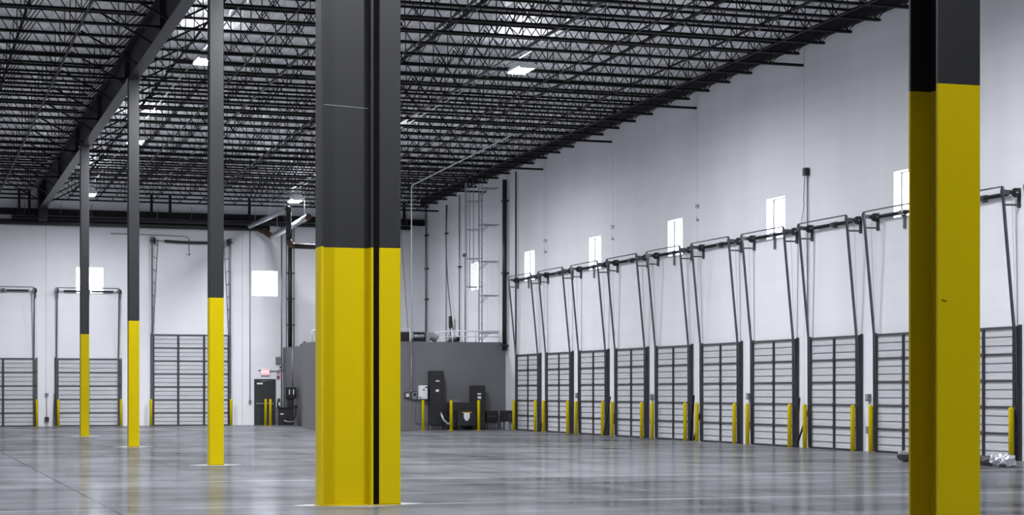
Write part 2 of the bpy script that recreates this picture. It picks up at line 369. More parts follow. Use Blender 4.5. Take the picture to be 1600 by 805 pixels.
def hpiece(flange, depth, tf, tw, z0, z1, web_along_x):
    # rolled steel H: flange = flange width, depth = over flanges
    b = MB()
    if web_along_x:
        b.box((-depth/2, -flange/2, z0), (-depth/2+tf, flange/2, z1)).box((depth/2-tf, -flange/2, z0), (depth/2, flange/2, z1)).box((-depth/2+tf, -tw/2, z0), (depth/2-tf, tw/2, z1))
    else:
        b.box((-flange/2, -depth/2, z0), (flange/2, -depth/2+tf, z1)).box((-flange/2, depth/2-tf, z0), (flange/2, depth/2, z1)).box((-tw/2, -depth/2+tf, z0), (tw/2, depth/2-tf, z1))
    return b
e = empty('steel_column', (6.47, 27.30, 0), 0, 'broad double yellow and charcoal column split by a dark gap', 'column', 'steel columns down the middle of the hall')
x0 = 6.45-6.47-.02
top4 = col_top(27.3)
for nm, z0, z1, m, lb in (('safety_band', .012, YEL, 'yellow', 'safety yellow lower part of the wide flanged half'), ('shaft', YEL, top4, 'column_grey', None)):
    b = hpiece(.385, .78, .035, .03, z0, z1, True); o = b.obj(nm, m, e, (-.05, 0, 0))
    if lb: o['label'] = lb
for nm, z0, z1, m, lb in (('safety_band', .012, YEL, 'yellow', 'safety yellow lower part of the narrow half'), ('shaft', YEL, top4, 'column_grey', None)):
    o = MB().bev((.43, -.19, z0), (.755, .16, z1), .01).obj(nm, m, e)
    if lb: o['label'] = lb
MB().box((.342, -.18, .005), (.43, .15, top4)).obj('gap_shade_strip', 'joint', e)['label'] = 'black strip standing in for shade in the gap between the halves'  # black strip put in for the shade of the deep gap
MB().box((-.46, -.21, .0045), (.77, .21, .012)).obj('base_plate', 'yellow', e)
MB().bar((-.36, -.02, 5.87), (.30, -.02, 5.84), .008).obj('tie_wire', 'galv', e)
e = empty('steel_column', (7.005, 11.625, 0), 0, 'closest yellow and black flanged column, rising past the top of the picture', 'column', 'steel columns down the middle of the hall')
hpiece(.33, .39, .024, .016, .012, YEL, False).obj('safety_band', 'yellow', e)['label'] = 'safety yellow painted lower part'
hpiece(.33, .39, .024, .016, YEL, col_top(11.6), False).obj('shaft', 'column_grey', e)
MB().box((-.2, -.25, .0045), (.2, .25, .012)).obj('base_plate', 'yellow', e)
MB().bar((-.135, -.197, 2.305), (-.095, -.197, 2.297), .012, .006).obj('paint_drip', 'yellow', e)

# ------------------------------------------------------------------ roof girder
GXC = 7.10
def gb(y): return 10.95-.0215*(y-62)
def gt(y): return deck(y)-.14
e = empty('roof_girder', (GXC, 50, 0), 0, 'heavy dark plate girder carried on the row of columns', 'girder')
def sweep(xa, xb, fz0, fz1, ya, yb):
    b = MB(); vs = []
    for y in (ya, yb): vs += [(xa, y-50, fz0(y)), (xb, y-50, fz0(y)), (xb, y-50, fz1(y)), (xa, y-50, fz1(y))]
    return b.add(vs, [(3,2,1,0),(4,5,6,7),(0,1,5,4),(1,2,6,5),(2,3,7,6),(3,0,4,7)])
sweep(-.008, .008, lambda y: gb(y)+.022, lambda y: gt(y)-.022, YF, 91.7).obj('web_plate', 'girder_steel', e)
sweep(-.17, .17, gb, lambda y: gb(y)+.022, YF, 91.7).obj('bottom_flange', 'girder_steel', e)
sweep(-.17, .17, lambda y: gt(y)-.022, gt, YF, 91.7).obj('top_flange', 'girder_steel', e)
JY = [J0+JP*k for k in range(-6, 31)]
JY = [y for y in JY if y < 91.4]
for k, y in enumerate(JY):
    if k % 5 == 1:
        for s in (-1, 1): sweep(.010*s, .15*s, lambda q: gb(y)+.024, lambda q: gt(y)-.024, y-.008, y+.008).obj('stiffener', 'girder_steel', e)
    if k % 2 == 0:
        for s in (-1, 1):
            MB().bar((s*.12, y-50+.06, gb(y)+.04), (s*1.75, y-50+.06, chord(y)+.75), .06, .05).obj('flange_brace', 'black_steel', e)
MB().box((-.2, 41.7, gb(91.8)-.6), (.2, 42.75, gt(92))).obj('wall_bracket', 'girder_steel', e)

# ------------------------------------------------------------------ roof joists
SPAN = XW-.02-(GXC)
def make_joist(longend):
    e = empty('roof_joist', (0,0,0), 0, 'x', 'roof joist')
    D = deck(60)-chord(60)-.015           # over-all height; local z=0 is the centre of the bottom chord
    xa, xb = (1.0, SPAN-1.05)
    ca, cb = (0.2 if longend else xa-.12, SPAN if longend else xb+.12)
    b = MB(); hg = .018
    for s in (-1, 1):
        b.box((ca, s*hg, -.035), (cb, s*(hg+.055), -.023)).box((ca, s*hg, -.035), (cb, s*(hg+.010), .035))
    b.obj('bottom_chord', 'black_steel', e)
    b = MB()
    for s in (-1, 1):
        b.box((.02, s*hg, D-.012), (SPAN, s*(hg+.055), D)).box((.02, s*hg, D-.06), (SPAN, s*(hg+.008), D))
    b.box((.0, -.07, D-.13), (.22, .07, D-.075)).box((SPAN-.12, -.07, D-.13), (SPAN, .07, D-.075))
    b.obj('top_chord', 'black_steel', e)
    n = 13; st = (xb-xa)/n; b = MB(); w = .025
    pts = [(.12, D-.07)]
    for i in range(n+1):
        pts.append((xa+i*st, 0.0))
        if i < n: pts.append((xa+(i+.5)*st, D-.04))
    pts.append((SPAN-.12, D-.07))
    for (p, q) in zip(pts[:-1], pts[1:]): b.bar((p[0], 0, p[1]), (q[0], 0, q[1]), w, w, (0,1,0))
    b.obj('web', 'black_steel', e)
    me = MB().bar((0, 0, .0), (0, 0, D-.04), .023).mesh('vertical_strut', 'black_steel')
    for i in range(n+1):
        o = bpy.data.objects.new('vertical_strut', me); C.objects.link(o); o.parent = e; o.location = (xa+i*st, 0, 0)
    return e
protos = {False: make_joist(False), True: make_joist(True)}
used = set()
nj = len(JY)
for bay, xo in (('dock-side', GXC), ('open-side', GXC-SPAN)):
    for k, y in enumerate(JY):
        le = (k-6) % 5 == 0
        o = protos[le] if (bay == 'dock-side' and le not in used) else copy_tree(protos[le])
        if bay == 'dock-side': used.add(le)
        ext = ', chord reaching the wall' if (le and bay == 'dock-side') else ''
        relabel(o, (xo, y, chord(y)), 'black open-web joist, %s from the far wall, %s bay%s' % (ORD[nj-1-k], bay, ext), 'open-web roof joists, %s bay' % bay)

# ledger along the dock wall
b = MB(); vs = []
for y in (YF, YB): vs += [(XW-.16, y, deck(y)-.45), (XW-.002, y, deck(y)-.45), (XW-.002, y, deck(y)-.01), (XW-.16, y, deck(y)-.01)]
b.add(vs, [(3,2,1,0),(4,5,6,7),(0,1,5,4),(1,2,6,5),(2,3,7,6),(3,0,4,7)])
tag(b.obj('roof_ledger', 'black_steel'), 'black steel ledger along the top of the dock wall', 'ledger')

# bridging angles and sprinkler branch lines running along the hall under the joists
def along(name, X, dz, r, m, y0, y1, label, cat, group, angle=False):
    b = MB()
    p, q = (X, y0, chord(y0)+dz), (X, y1, chord(y1)+dz)
    if angle: b.bar(p, q, .06, .012); b.bar((p[0]+.03, p[1], p[2]+.03), (q[0]+.03, q[1], q[2]+.03), .012, .06)
    else: b.tube([p, q], r, 8)
    return tag(b.obj(name, m), label, cat, group)
Y0, Y1 = JY[0], JY[-1]
for i, X in enumerate((10.0, 14.0, 19.3, 23.6)):
    along('ceiling_bridging', X, -.05, .02, 'black_steel', Y0, Y1, 'thin black bridging angle under the joists, %s out from the girder on the dock side' % ORD[i], 'bridging', 'joist bridging angles', True)
for i, X in enumerate((4.9, 1.2)):
    along('ceiling_bridging', X, -.05, .02, 'black_steel', Y0, Y1, 'thin black bridging angle under the joists, %s out from the girder on the open side' % ORD[i], 'bridging', 'joist bridging angles', True)
def sprinkler(X, r, m, label):
    e = empty('sprinkler_line', (X, 0, 0), 0, label, 'sprinkler pipe', 'sprinkler branch pipes')
    dz = .20
    MB().tube([(0, Y0, chord(Y0)+dz), (0, Y1-.8, chord(Y1-.8)+dz)], r, 8).obj('pipe', m, e)
    hm = MB().lathe([(.012,-.02),(.012,-.10),(.03,-.105),(.03,-.112),(.008,-.115)][::-1], 8).mesh('sprinkler_head', 'galv')
    y = Y0+.8
    while y < Y1-2:
        o = bpy.data.objects.new('sprinkler_head', hm); C.objects.link(o); o.parent = e; o.location = (0, y, chord(y)+dz-r+.01); y += 3.13
    return e
for i, (X, r, m) in enumerate(((11.55, .045, 'track'), (14.55, .05, 'girder_steel'), (17.5, .05, 'track'), (20.4, .05, 'girder_steel'), (22.6, .04, 'girder_steel'))):
    sprinkler(X, r, m, 'dark sprinkler pipe threaded through the joists, %s out from the girder' % ORD[i])
sprinkler(3.5, .045, 'black_steel', 'dark sprinkler pipe through the open-side joists beyond the girder')
# cross bridging at midspan
cb = MB().bar((0, 0, .05), (0, 1.565, .80), .045, .012).bar((.03, 0, .80), (.03, 1.565, .05), .045, .012)
proto = cb.obj('cross_bridging', 'black_steel'); tag(proto, 'x', 'bridging', 'cross bridging braces')
first = True
for nm, X in (('dock-side', 16.45),):
    for k in range(len(JY)-1):
        o = proto if first else proto.copy()
        if not first: C.objects.link(o)
        first = False
        relabel(o, (X, JY[k], chord(JY[k])-.015), 'black crossed brace in the %s gap between %s joists from the far wall' % (ORD[nj-2-k], nm))

# ------------------------------------------------------------------ high-bay lamps
def make_lamp():
    e = empty('high_bay_lamp', (0,0,0), 0, 'x', 'lamp', 'high-bay ceiling lamps')
    b = MB().bev((-.27, -.52, .02), (.27, .52, .09), .02)
    for s in (-1, 1): b.bar((s*.273, -.52, .016), (s*.273, .52, .016), .006, .07).bar((-.27, s*.52, -.005), (.27, s*.52, -.005), .006, .11)  # skirts added to keep lamp light off the upper walls
    for s in (-1, 1): b.bar((s*.18, -.45, .15), (s*.18, .45, .15), .006, .14).bar((-.18, s*.45, .15), (.18, s*.45, .15), .006, .14)  # fins added round the top glow to narrow its spread
    b.obj('housing', 'lamp_body', e)
    lm = MB()
    for s in (-1, 1):
        x0, x1 = s*.03, s*.26
        lm.add([(x0,-.5,-.015),(x1,-.5,-.008),(x1,.5,-.008),(x0,.5,-.015),(x1,-.5,.018),(x1,.5,.018)], [(0,1,2,3) if s < 0 else (3,2,1,0), (1,4,5,2) if s < 0 else (2,5,4,1)])
    lm.obj('lens', 'lens', e)['label'] = 'glowing white lens'
    up = MB().box((-.15, -.4, .105), (.15, .4, .115)); up.obj('added_uplight_slot', 'added_uplight', e)  # top glow added to brighten the foil above each lamp
    MB().box((-.028, -.5, -.035), (.028, .5, .02)).box((-.05, -.06, -.09), (.05, .06, -.035)).obj('sensor', 'lamp_body', e)
    b = MB()
    for y in (-.48, .48): b.tube([(0, y, .09), (0, y, .328)], .008, 6)
    b.obj('hanger', 'galv', e)
    return e
M['added_uplight'] = mat('added_lamp_top_glow', (0.9, 0.9, 0.9), 0.4, var=0.01, emit=(0.94, 0.96, 1.0), estr=20.0)  # glow of the added upward slot
lamp = make_lamp(); first = True
LX = [(8.76, 'beside the girder'), (17.9, 'midway to the dock wall'), (-.4, 'unseen in the open-side bay'), (-9.6, 'unseen in the open bay, outer row')]
LY = [84.55, 70.44, 54.0, 38.0, 21.5, 5.0]
for X, where in LX:
    for k, y in enumerate(LY):
        if -5 < X < 0 and y not in (38.0, 21.5) or X < -5 and (y > 60 or y < 30) or X > 12 and y < 30: continue  # unseen lamps beyond the frame, picked to light the nearer columns
        o = lamp if first else copy_tree(lamp); first = False
        relabel(o, (X-(.25 if k == 0 else 0), y if k != 2 else (54.60 if X < 10 else 53.23), chord(y)-(.36 if k == 0 else .10)), 'bright white high-bay lamp %s, %s from the far wall' % (where, ORD[k]))
for X, lb in ((8.76, 'beside the girder'), (17.9, 'midway to the dock wall')):
    along('lamp_conduit', X, .27, .018, 'conduit', 20.0, 90.5, 'thin grey conduit feeding the lamp row %s' % lb, 'conduit', 'lamp conduits')

# ------------------------------------------------------------------ dock doors (local x along wall, y into wall, z up)
DW, DH = 3.16, 3.21
def section_mesh(w, h):
    b = MB(); pr = []; n = 15
    for i in range(n):                       # shallow horizontal ribs in profile
        z0 = h*i/n; z1 = h*(i+1)/n
        pr += [(z0, 0.0), (z0+(z1-z0)*.62, 0.0), (z0+(z1-z0)*.74, .007), (z0+(z1-z0)*.9, .007)]
    pr.append((h, 0.0)); k = len(pr)
    vs = [(0, y, z) for z, y in pr]+[(w, y, z) for z, y in pr]
    fs = [(i, i+k, i+k+1, i+1) for i in range(k-1)]
    b.add(vs, fs)
    b.box((0, .012, 0), (w, .045, h))
    return b
def make_door(name, n, loc, rz, w, h, ns, stiles, label):
    e = empty(name, loc, rz, label, 'dock door', None, 'structure')
    key = (w, ns)
    sh = h/ns; pw = w-.16
    if key not in DM:
        sd = pw/(stiles+1)
        DM[key] = dict(sec=section_mesh(pw, sh-.006).mesh('door_section', 'door_panel'),
            stile=MB().box((-.05, -.035, 0), (.05, .001, sh-.004)).box((-.018, -.048, 0), (.018, -.034, sh-.004)).mesh('stile', 'door_steel'),
            rail=MB().box((0, -.040, -.028), (pw, .002, .026)).mesh('rail', 'door_steel'),
            rib=MB().box((0, -.012, -.011), (pw, .002, .011)).mesh('rib', 'door_rib'),
            hinge=MB().box((-.06, -.06, -.055), (.06, -.03, .055)).tube([(-.07,-.06,0),(.07,-.06,0)], .016, 8).mesh('hinge', 'door_steel'))
    d = DM[key]
    def link(nm, me, par, loc):
        o = bpy.data.objects.new(nm, me); C.objects.link(o); o.parent = par; o.location = loc; return o
    for i in range(ns):
        s = link('door_section', d['sec'], e, (.08, -.055, i*sh))
        link('rail', d['rail'], s, (0, 0, .026 if i == 0 else 0))
        for q in (1, 2): link('rib', d['rib'], s, (0, 0, sh*q/3))
        for q in range(stiles+2):
            xx = pw*q/(stiles+1); xx = min(max(xx, .05), pw-.05)
            link('stile', d['stile'], s, (xx, 0, 0))
            if i: link('hinge', d['hinge'], s, (xx, 0, 0))
    MB().box((.10, -.105, h-.03), (w-.10, -.02, h+.03)).obj('top_rail', 'door_steel', e)
    MB().box((.10, -.10, 0), (w-.10, -.02, .035)).obj('bottom_seal', 'rubber', e)
    for s in (0, 1):
        x = .0 if s == 0 else w
        g = 1 if s == 0 else -1
        MB().box((x, -.05, 0), (x+g*.055, -.004, h+.06)).box((x+g*.03, -.085, 0), (x+g*.04, -.05, h+.06)).obj('jamb_angle', 'door_steel', e)
    return e
DM = {}
def arc_hook(x, y, z, s):
    return [(x+s*.10*(1-math.sin(a)) - s*.10, y, z-.10+.10*math.cos(a)) for a in [PI*i/8 for i in range(9)]]
def make_lift(name, loc, rz, w, h, ht, lean, label, chain, group):
    e = empty(name, loc, rz, label, 'door lift gear', group)
    ts = (.085, w-.175)
    dr = (.15, w-.08)
    yw = -.128
    zs = ht-.14
    for x in ts:
        b = MB(); pts = [(x, -.085, .02), (x, -.10, h+.02), (x, -.10-lean, ht)]
        for p, q in zip(pts[:-1], pts[1:]):
            b.bar(p, q, .062, .012, (0,1,0)); 
            for s in (-1, 1): b.bar((p[0]+s*.028, p[1]-.02, p[2]), (q[0]+s*.028, q[1]-.02, q[2]), .012, .05, (0,1,0))
        b.obj('guide_track', 'track', e)
    for i, x in enumerate(ts):
        d = dr[i]
        MB().box((d-.03, -.012, zs-.36), (d+.03, -.002, zs+.12)).box((d-.035, -.075, zs-.36), (d-.025, -.012, zs+.12)).obj('wall_angle', 'track', e)
        b = MB().bar((d-.02, -.01, zs-.29), (x, -.10-lean*.90, zs-.29), .045, .045); b.obj('lower_arm', 'track', e)
        b = MB().bar((d-.06, -.01, zs), (x+.02, -.10-lean, zs+.02), .012, .11); b.obj('bearing_plate', 'track', e)
        b = MB(); prof = [(.0, -.045), (.055, -.045), (.06, -.04), (.115, -.03), (.118, .0), (.112, .03), (.05, .045), (.0, .045)]
        k0 = 20
        vs = []; fs = []
        for r, q in prof:
            for a in range(k0): tt = 2*PI*a/k0; vs.append((d+q, yw+r*math.cos(tt), zs+r*math.sin(tt)))
        for ii in range(len(prof)-1):
            for a in range(k0): bb = (a+1) % k0; fs.append((ii*k0+a, ii*k0+bb, (ii+1)*k0+bb, (ii+1)*k0+a))
        b.add(vs, fs, True); b.obj('cable_drum', 'black', e)
        MB().tube([(d, yw-.11, zs), (d+.03, -.10, h*.5), (d+.03, -.085, .06)], .004, 5).obj('lift_cable', 'conduit', e)
    b = MB().tube([(.02, yw, zs), (w-.0, yw, zs)], .017, 8); shaft = b.obj('torsion_shaft', 'galv', e)
    # coiled spring on the shaft
    for xa, xb in ((.42, w/2-.14), (w/2+.14, w-.42)):
        b = MB(); n = int((xb-xa)/.022); rr = []; pp = []
        for i in range(n*2+1):
            pp.append((xa+(xb-xa)*i/(n*2), yw, zs)); rr.append(.052 if i % 2 else .043)
        b.tube(pp, rr, 10); b.obj('torsion_spring', 'black', shaft)
    b = MB().box((w/2-.06, -.18, zs-.06), (w/2+.06, -.06, zs+.06)).box((w/2-.09, -.06, zs-.09), (w/2+.09, -.004, zs+.09))
    if chain: b.box((w/2-.045, -.06, zs-.42), (w/2+.045, -.03, zs+.05))
    b.obj('centre_bracket', 'track', e)
    yt = -.10-lean-.01
    x0, x1 = ts
    pts = [(x0, yt, ht-.2)]+[(x0-.02-.085*math.sin(a), yt, ht-.10-.10*math.cos(a)) for a in [PI*i/8 for i in range(9)]]+[(x0+.25, yt, ht+.005), (w/2, yt, ht+.01), (x1-.02, yt, ht+.01)]
    MB().tube(pts, .02, 8).obj('spreader_rod', 'track', e)
    MB().tube([(x1-.0-.085*math.sin(a), yt, ht-.12-.10*math.cos(a)) for a in [PI*i/8 for i in range(9)]], .014, 8).obj('bumper_hook', 'black', e)
    return e

Y1L = 77.73
for k in range(11):
    y = Y1L-3.9*k
    make_door('door_%d' % (k+1), k, (XW, y, 0), -PI/2, DW, DH, 5, 1, 'grey sectional dock door in the long white wall, %s from the plant room' % ORD[k])
    if k == 0: L0 = make_lift('door_lift', (XW, y, 0), -PI/2, DW, DH, 6.58, .32, 'x', True, 'lift gear above the dock doors'); o = L0
    elif k == 1: L1 = make_lift('door_lift', (XW, y, 0), -PI/2, DW, DH, 6.58, .32, 'x', False, 'lift gear above the dock doors'); o = L1
    else: o = copy_tree(L0 if k % 2 == 0 else L1)
    relabel(o, (XW, y, 0), 'leaning tracks, springs and drums above the %s dock door from the plant room' % ORD[k])
for nm, k, x in (('third', 11, 3.75-3.95), ('second', 12, 3.75), ('first', 13, 7.70)):
    if k == 11: continue
    make_door('door_%d' % k, k, (x, YB, 0), 0, DW, DH, 5, 1, 'grey sectional dock door in the far wall, %s from the tall door' % ('nearest' if k == 13 else 'second'))
    o = copy_tree(L0 if k == 13 else L1)
    relabel(o, (x, YB, 0), 'tracks, springs and drums above the far-wall dock door %s' % ('under the window' if k == 13 else 'cut by the picture edge'), rz=0)
BX = on_y(235, 600, YB)[0]; BW = on_y(361, 600, YB)[0]-BX
make_door('door_14', 14, (BX, YB, 0), 0, BW, 4.40, 7, 2, 'tall wide grey sectional door in the far wall')
e = empty('door_lift', (BX, YB, 0), 0, 'tall ladder-braced tracks with shaft and springs above the wide far-wall door', 'door lift gear', 'lift gear above the far doors')
HT = 9.0
for s, x in ((1, .06), (-1, BW-.06)):
    MB().bar((x, -.09, .02), (x, -.16, HT), .07, .05, (0,1,0)).obj('guide_track', 'track', e)
    MB().bar((x+.30*s*-1*-1, -.02, HT), (x+.06*s, -.03, 4.45), .03, .03, (0,1,0)).obj('brace_angle', 'track', e)
    zz = 5.0
    while zz < HT-.1:
        f = (zz-4.45)/(HT-4.45)
        MB().bar((x, -.09-.07*f, zz+.12), (x+(.06+.24*f)*s, -.025, zz), .025, .03, (0,1,0)).obj('rung', 'track', e); zz += .62
    b = MB().box((x-.10, -.25, HT-.10), (x+.10, -.002, HT-.02)).box((x-.04, -.25, HT-.22), (x+.04, -.002, HT+.14)); b.obj('bearing_plate', 'track', e)
    b = MB(); vs = []; fs = []; n = 18; d = x+.12*s
    prof = [(.0,-.05),(.06,-.05),(.15,-.035),(.155,0),(.15,.035),(.05,.05),(0,.05)]
    for r, q in prof:
        for a in range(n): tt = 2*PI*a/n; vs.append((d+q, -.17+r*math.cos(tt), HT-.05+r*math.sin(tt)))
    for ii in range(len(prof)-1):
        for a in range(n): fs.append((ii*n+a, ii*n+(a+1)%n, (ii+1)*n+(a+1)%n, (ii+1)*n+a))
    b.add(vs, fs, True).obj('cable_drum', 'black', e)
    MB().tube([(d, -.28, HT-.05), (d, -.11, 4.5)], .005, 5).obj('lift_cable', 'conduit', e)
MB().tube([(0, -.17, HT-.05), (BW, -.17, HT-.05)], .02, 8).obj('torsion_shaft', 'galv', e)
pp = []; rr = []
for i in range(161): pp.append((.65+i*(BW-1.1)/160, -.17, HT-.06-.05*math.sin(PI*i/160))); rr.append(.075 if i % 2 else .062)
MB().tube(pp, rr, 10).obj('torsion_spring', 'black', e)
e = empty('detector_conduit', (BX, YB, 0), 0, 'thin bent conduit ending in a small round bell above the tall door', 'conduit')
MB().tube([(-1.9, -.05, 9.25), (1.65, -.05, 9.20), (1.83, -.05, 9.14), (1.86, -.05, 9.02), (1.86, -.05, 8.42)], .018, 8).obj('conduit', 'conduit', e)
MB().tube([(1.86, -.10, 8.33), (1.86, -.001, 8.33)], .10, 16).obj('bell', 'white_box', e)
MB().tube([(1.86, -.115, 8.33), (1.86, -.10, 8.33)], .06, 12).obj('bell_hub', 'grey_box', e)

# ------------------------------------------------------------------ bollards
def make_bollard():
    e = empty('bollard', (0,0,0), 0, 'x', 'bollard')
    r = .064; pr = [(r, 0), (r, 1.24)]+[(r*math.cos(a), 1.24+.055*math.sin(a)) for a in [PI/2*i/5 for i in range(1, 5)]]+[(.002, 1.296)]
    MB().lathe(pr, 20).obj('post', 'yellow', e)
    return e
B0 = make_bollard(); first = True
RB = [(802.7,0),(836.3,0),(849.2,1),(886.8,1),(900.1,2),(941.5,2),(956.5,3),(1002.6,3),(1019.1,4),(1070.4,4),(1088.9,5),(1147.3,5),(1167.9,6),(1233.7,6),(1257.5,7),(1332.3,7),(1360.5,8),(1447,8),(1478,9),(1579.8,9)]
for i, (px, dk) in enumerate(RB):
    p = on_x(px, 700, 25.66)
    o = B0 if first else copy_tree(B0); first = False
    side = 'far' if i % 2 == 0 else 'near'
    relabel(o, (25.66, p[1], 0), 'yellow bollard at the %s jamb of the %s dock door from the plant room' % (side, ORD[dk]), 'bollards along the dock wall')
for px, lb in ((57.5, 'far-wall dock door cut by the picture edge, at its inner jamb'), (91, 'far-wall dock door under the window, at its outer jamb'), (189, 'far-wall dock door under the window, at its inner jamb'), (236, 'tall far-wall door, at the jamb away from the exit'), (361, 'tall far-wall door, at the jamb towards the exit')):
    relabel(copy_tree(B0), (on_y(px, 660, YB-.30)[0], YB-.30, 0), 'yellow bollard guarding the '+lb, 'bollards along the far wall')
for px, py, lb in ((415.2, 664.4, 'yellow bollard in front of the exit door, farther from the charger'), (422.6, 666.2, 'yellow bollard in front of the exit door, nearer the charger')):
    q = on_y(px, py, 91.6 if px < 420 else 90.7); o = relabel(copy_tree(B0), (q[0], q[1], 0), lb, 'bollards by the exit door')
    MB().lathe([(.11, .001), (.11, .015)], 16).obj('base_flange', 'yellow', o)
for px, lb in ((661, 'beside the white panel box'), (705, 'at the corner of the charger stand'), (748, 'before the shorter black cabinet')):
    q = on_y(px, 660, 78.4 if px < 700 else 77.6); o = relabel(copy_tree(B0), (q[0], q[1], 0), 'yellow bollard with flanged foot %s on the grey wall' % lb, 'bollards by the plant room')
    MB().lathe([(.13, .001), (.13, .015)], 16).obj('base_flange', 'yellow', o)

# ------------------------------------------------------------------ exit door, sign, devices on the far wall
xa, xb = on_y(397, 600, YB)[0], on_y(430.5, 600, YB)[0]; ew = xb-xa
e = empty('door_15', (xa, YB, 0), 0, 'dark charcoal steel exit door with push bar in the far wall', 'door', None, 'structure')
EH = 2.27
MB().box((0, -.06, 0), (.07, -.001, EH)).box((ew-.07, -.06, 0), (ew, -.001, EH)).box((.07, -.06, EH-.07), (ew-.07, -.001, EH)).obj('door_frame', 'exit_door', e)
MB().box((.075, -.045, .01), (ew-.075, -.005, EH-.075)).obj('door_leaf', 'exit_door', e)
MB().bev((.10, -.12, 1.02), (ew-.12, -.06, 1.09), .01).box((.10, -.07, 1.0), (.20, -.045, 1.11)).box((ew-.2, -.07, 1.0), (ew-.1, -.045, 1.11)).obj('push_bar', 'grey_box', e)
MB().box((.13, -.055, EH-.26), (.42, -.045, EH-.18)).obj('notice_plate', 'white_box', e)
MB().box((.30, -.10, EH-.13), (.62, -.06, EH-.08)).bar((.5, -.1, EH-.1), (.8, -.14, EH-.09), .02).obj('door_closer', 'grey_box', e)

def box_thing(name, px0, py0, px1, py1, Y, depth, m, label, cat, group=None, r=.012):
    # a box on the plane Y (its back), spanned by two photograph corners
    a = on_y(px0, py1, Y); b = on_y(px1, py0, Y)
    o = empty(name, (a[0], Y, 0), 0, label, cat, group)
    return o, a[2], b[0]-a[0], b[2]
# exit sign
o, z0, w, z1 = box_thing('exit_sign', 408, 577, 420, 586, YB, .1, None, 'small lit pink-red exit sign above the dark exit door', 'exit sign')
MB().bev((-.02, -.10, z0-.03), (w+.02, -.03, z1+.02), .01).box((w/2-.06, -.03, z0+.05), (w/2+.06, -.001, z1-.03)).obj('housing', 'white_box', o)
MB().box((.01, -.106, z0), (w-.01, -.10, z1-.01)).obj('lit_face', 'exit_face', o)
cu = bpy.data.curves.new('lettering', 'FONT'); cu.body = 'EXIT'; cu.size = .19; cu.align_x = 'CENTER'; cu.align_y = 'CENTER'; cu.extrude = .001
tx = bpy.data.objects.new('lettering', cu); C.objects.link(tx); tx.parent = o; tx.location = (w/2, -.109, (z0+z1)/2); tx.rotation_euler = (PI/2, 0, 0); cu.materials.append(M['exit_letters'])
bpy.context.view_layer.update(); me = bpy.data.meshes.new_from_object(tx.evaluated_get(bpy.context.evaluated_depsgraph_get()))
t2 = bpy.data.objects.new('sign_letters', me); C.objects.link(t2); t2.parent = o; t2.location = tx.location; t2.rotation_euler = tx.rotation_euler; bpy.data.objects.remove(tx)
MB().tube([(w+.02, -.04, z1-.1), (w+.85, -.04, z1-.08)], .02, 8).tube([(-.16, -.04, z1-.06), (-.02, -.04, z1-.06)], .02, 8).obj('conduit', 'conduit', o)
o, z0, w, z1 = box_thing('fire_alarm', 432.5, 582, 436.5, 592, YB, .1, None, 'small dark red alarm sounder beside the exit sign', 'alarm')
MB().bev((0, -.07, z0), (w, -.001, z1), .01).obj('body', 'red', o)
MB().box((.03, -.08, z0+.14), (w-.03, -.07, z1-.06)).obj('strobe_lens', 'white_box', o)
o, z0, w, z1 = box_thing('junction_box', 430.5, 558, 437.6, 569, YB, .1, None, 'grey junction box on the far wall above the exit sign', 'junction box')
MB().bev((0, -.16, z0), (w, -.001, z1), .012).obj('body', 'grey_box', o)
MB().box((.02, -.168, z0+.02), (w-.02, -.16, z1-.02)).obj('cover', 'grey_box', o)
o, z0, w, z1 = box_thing('wall_clock_horn', 435.5, 571, 440, 577, YB, .1, None, 'small white wall horn under the grey junction box', 'horn')
o.name = 'wall_horn'
MB().bev((0, -.09, z0), (w, -.001, z1), .01).obj('body', 'white_box', o)
MB().tube([(w/2, -.10, (z0+z1)/2), (w/2, -.09, (z0+z1)/2)], .05, 12).obj('grille', 'black', o)
# conduit with outlet left of the exit door
q0 = on_y(390.5, 360, YB); q1 = on_y(390.5, 626, YB)
e = empty('wall_conduit', (q0[0], YB, 0), 0, 'thin grey conduit dropping to an outlet box beside the exit door', 'conduit', 'far wall conduits')
MB().tube([(0, -.03, q1[2]), (0, -.03, q0[2])], .022, 8).obj('conduit', 'conduit', e)
MB().bev((-.06, -.09, q1[2]-.16), (.06, -.001, q1[2]+.02), .01).obj('outlet_box', 'grey_box', e)
# outlet between the far-wall doors
q0 = on_y(73, 617, YB); q1 = on_y(73, 655, YB)
e = empty('wall_outlet', (q0[0], YB, 0), 0, 'grey outlet boxes joined by a thin conduit between the far-wall dock doors', 'outlet')
MB().tube([(0, -.03, q1[2]), (0, -.03, q0[2])], .014, 8).tube([(-.05, -.03, .0), (-.05, -.03, q1[2]-.1)], .014, 8).tube([(.05, -.03, .0), (.05, -.03, q1[2]-.1)], .014, 8).obj('conduit', 'conduit', e)
MB().bev((-.08, -.09, q0[2]-.06), (.08, -.001, q0[2]+.08), .01).obj('switch_box', 'grey_box', e)
MB().bev((-.10, -.12, q1[2]-.12), (.10, -.001, q1[2]+.10), .01).obj('outlet_box', 'cabinet', e)
# leaning dark bar by far-wall door
xq = on_y(88.5, 660, YB)[0]
e = MB().bar((xq-.16, YB-.20, .02), (xq-.10, YB-.03, 1.55), .05, .03).obj('prop_bar', 'black'); tag(e, 'dark steel bar leaning on the far wall beside a dock door', 'bar', 'leaning steel bars')

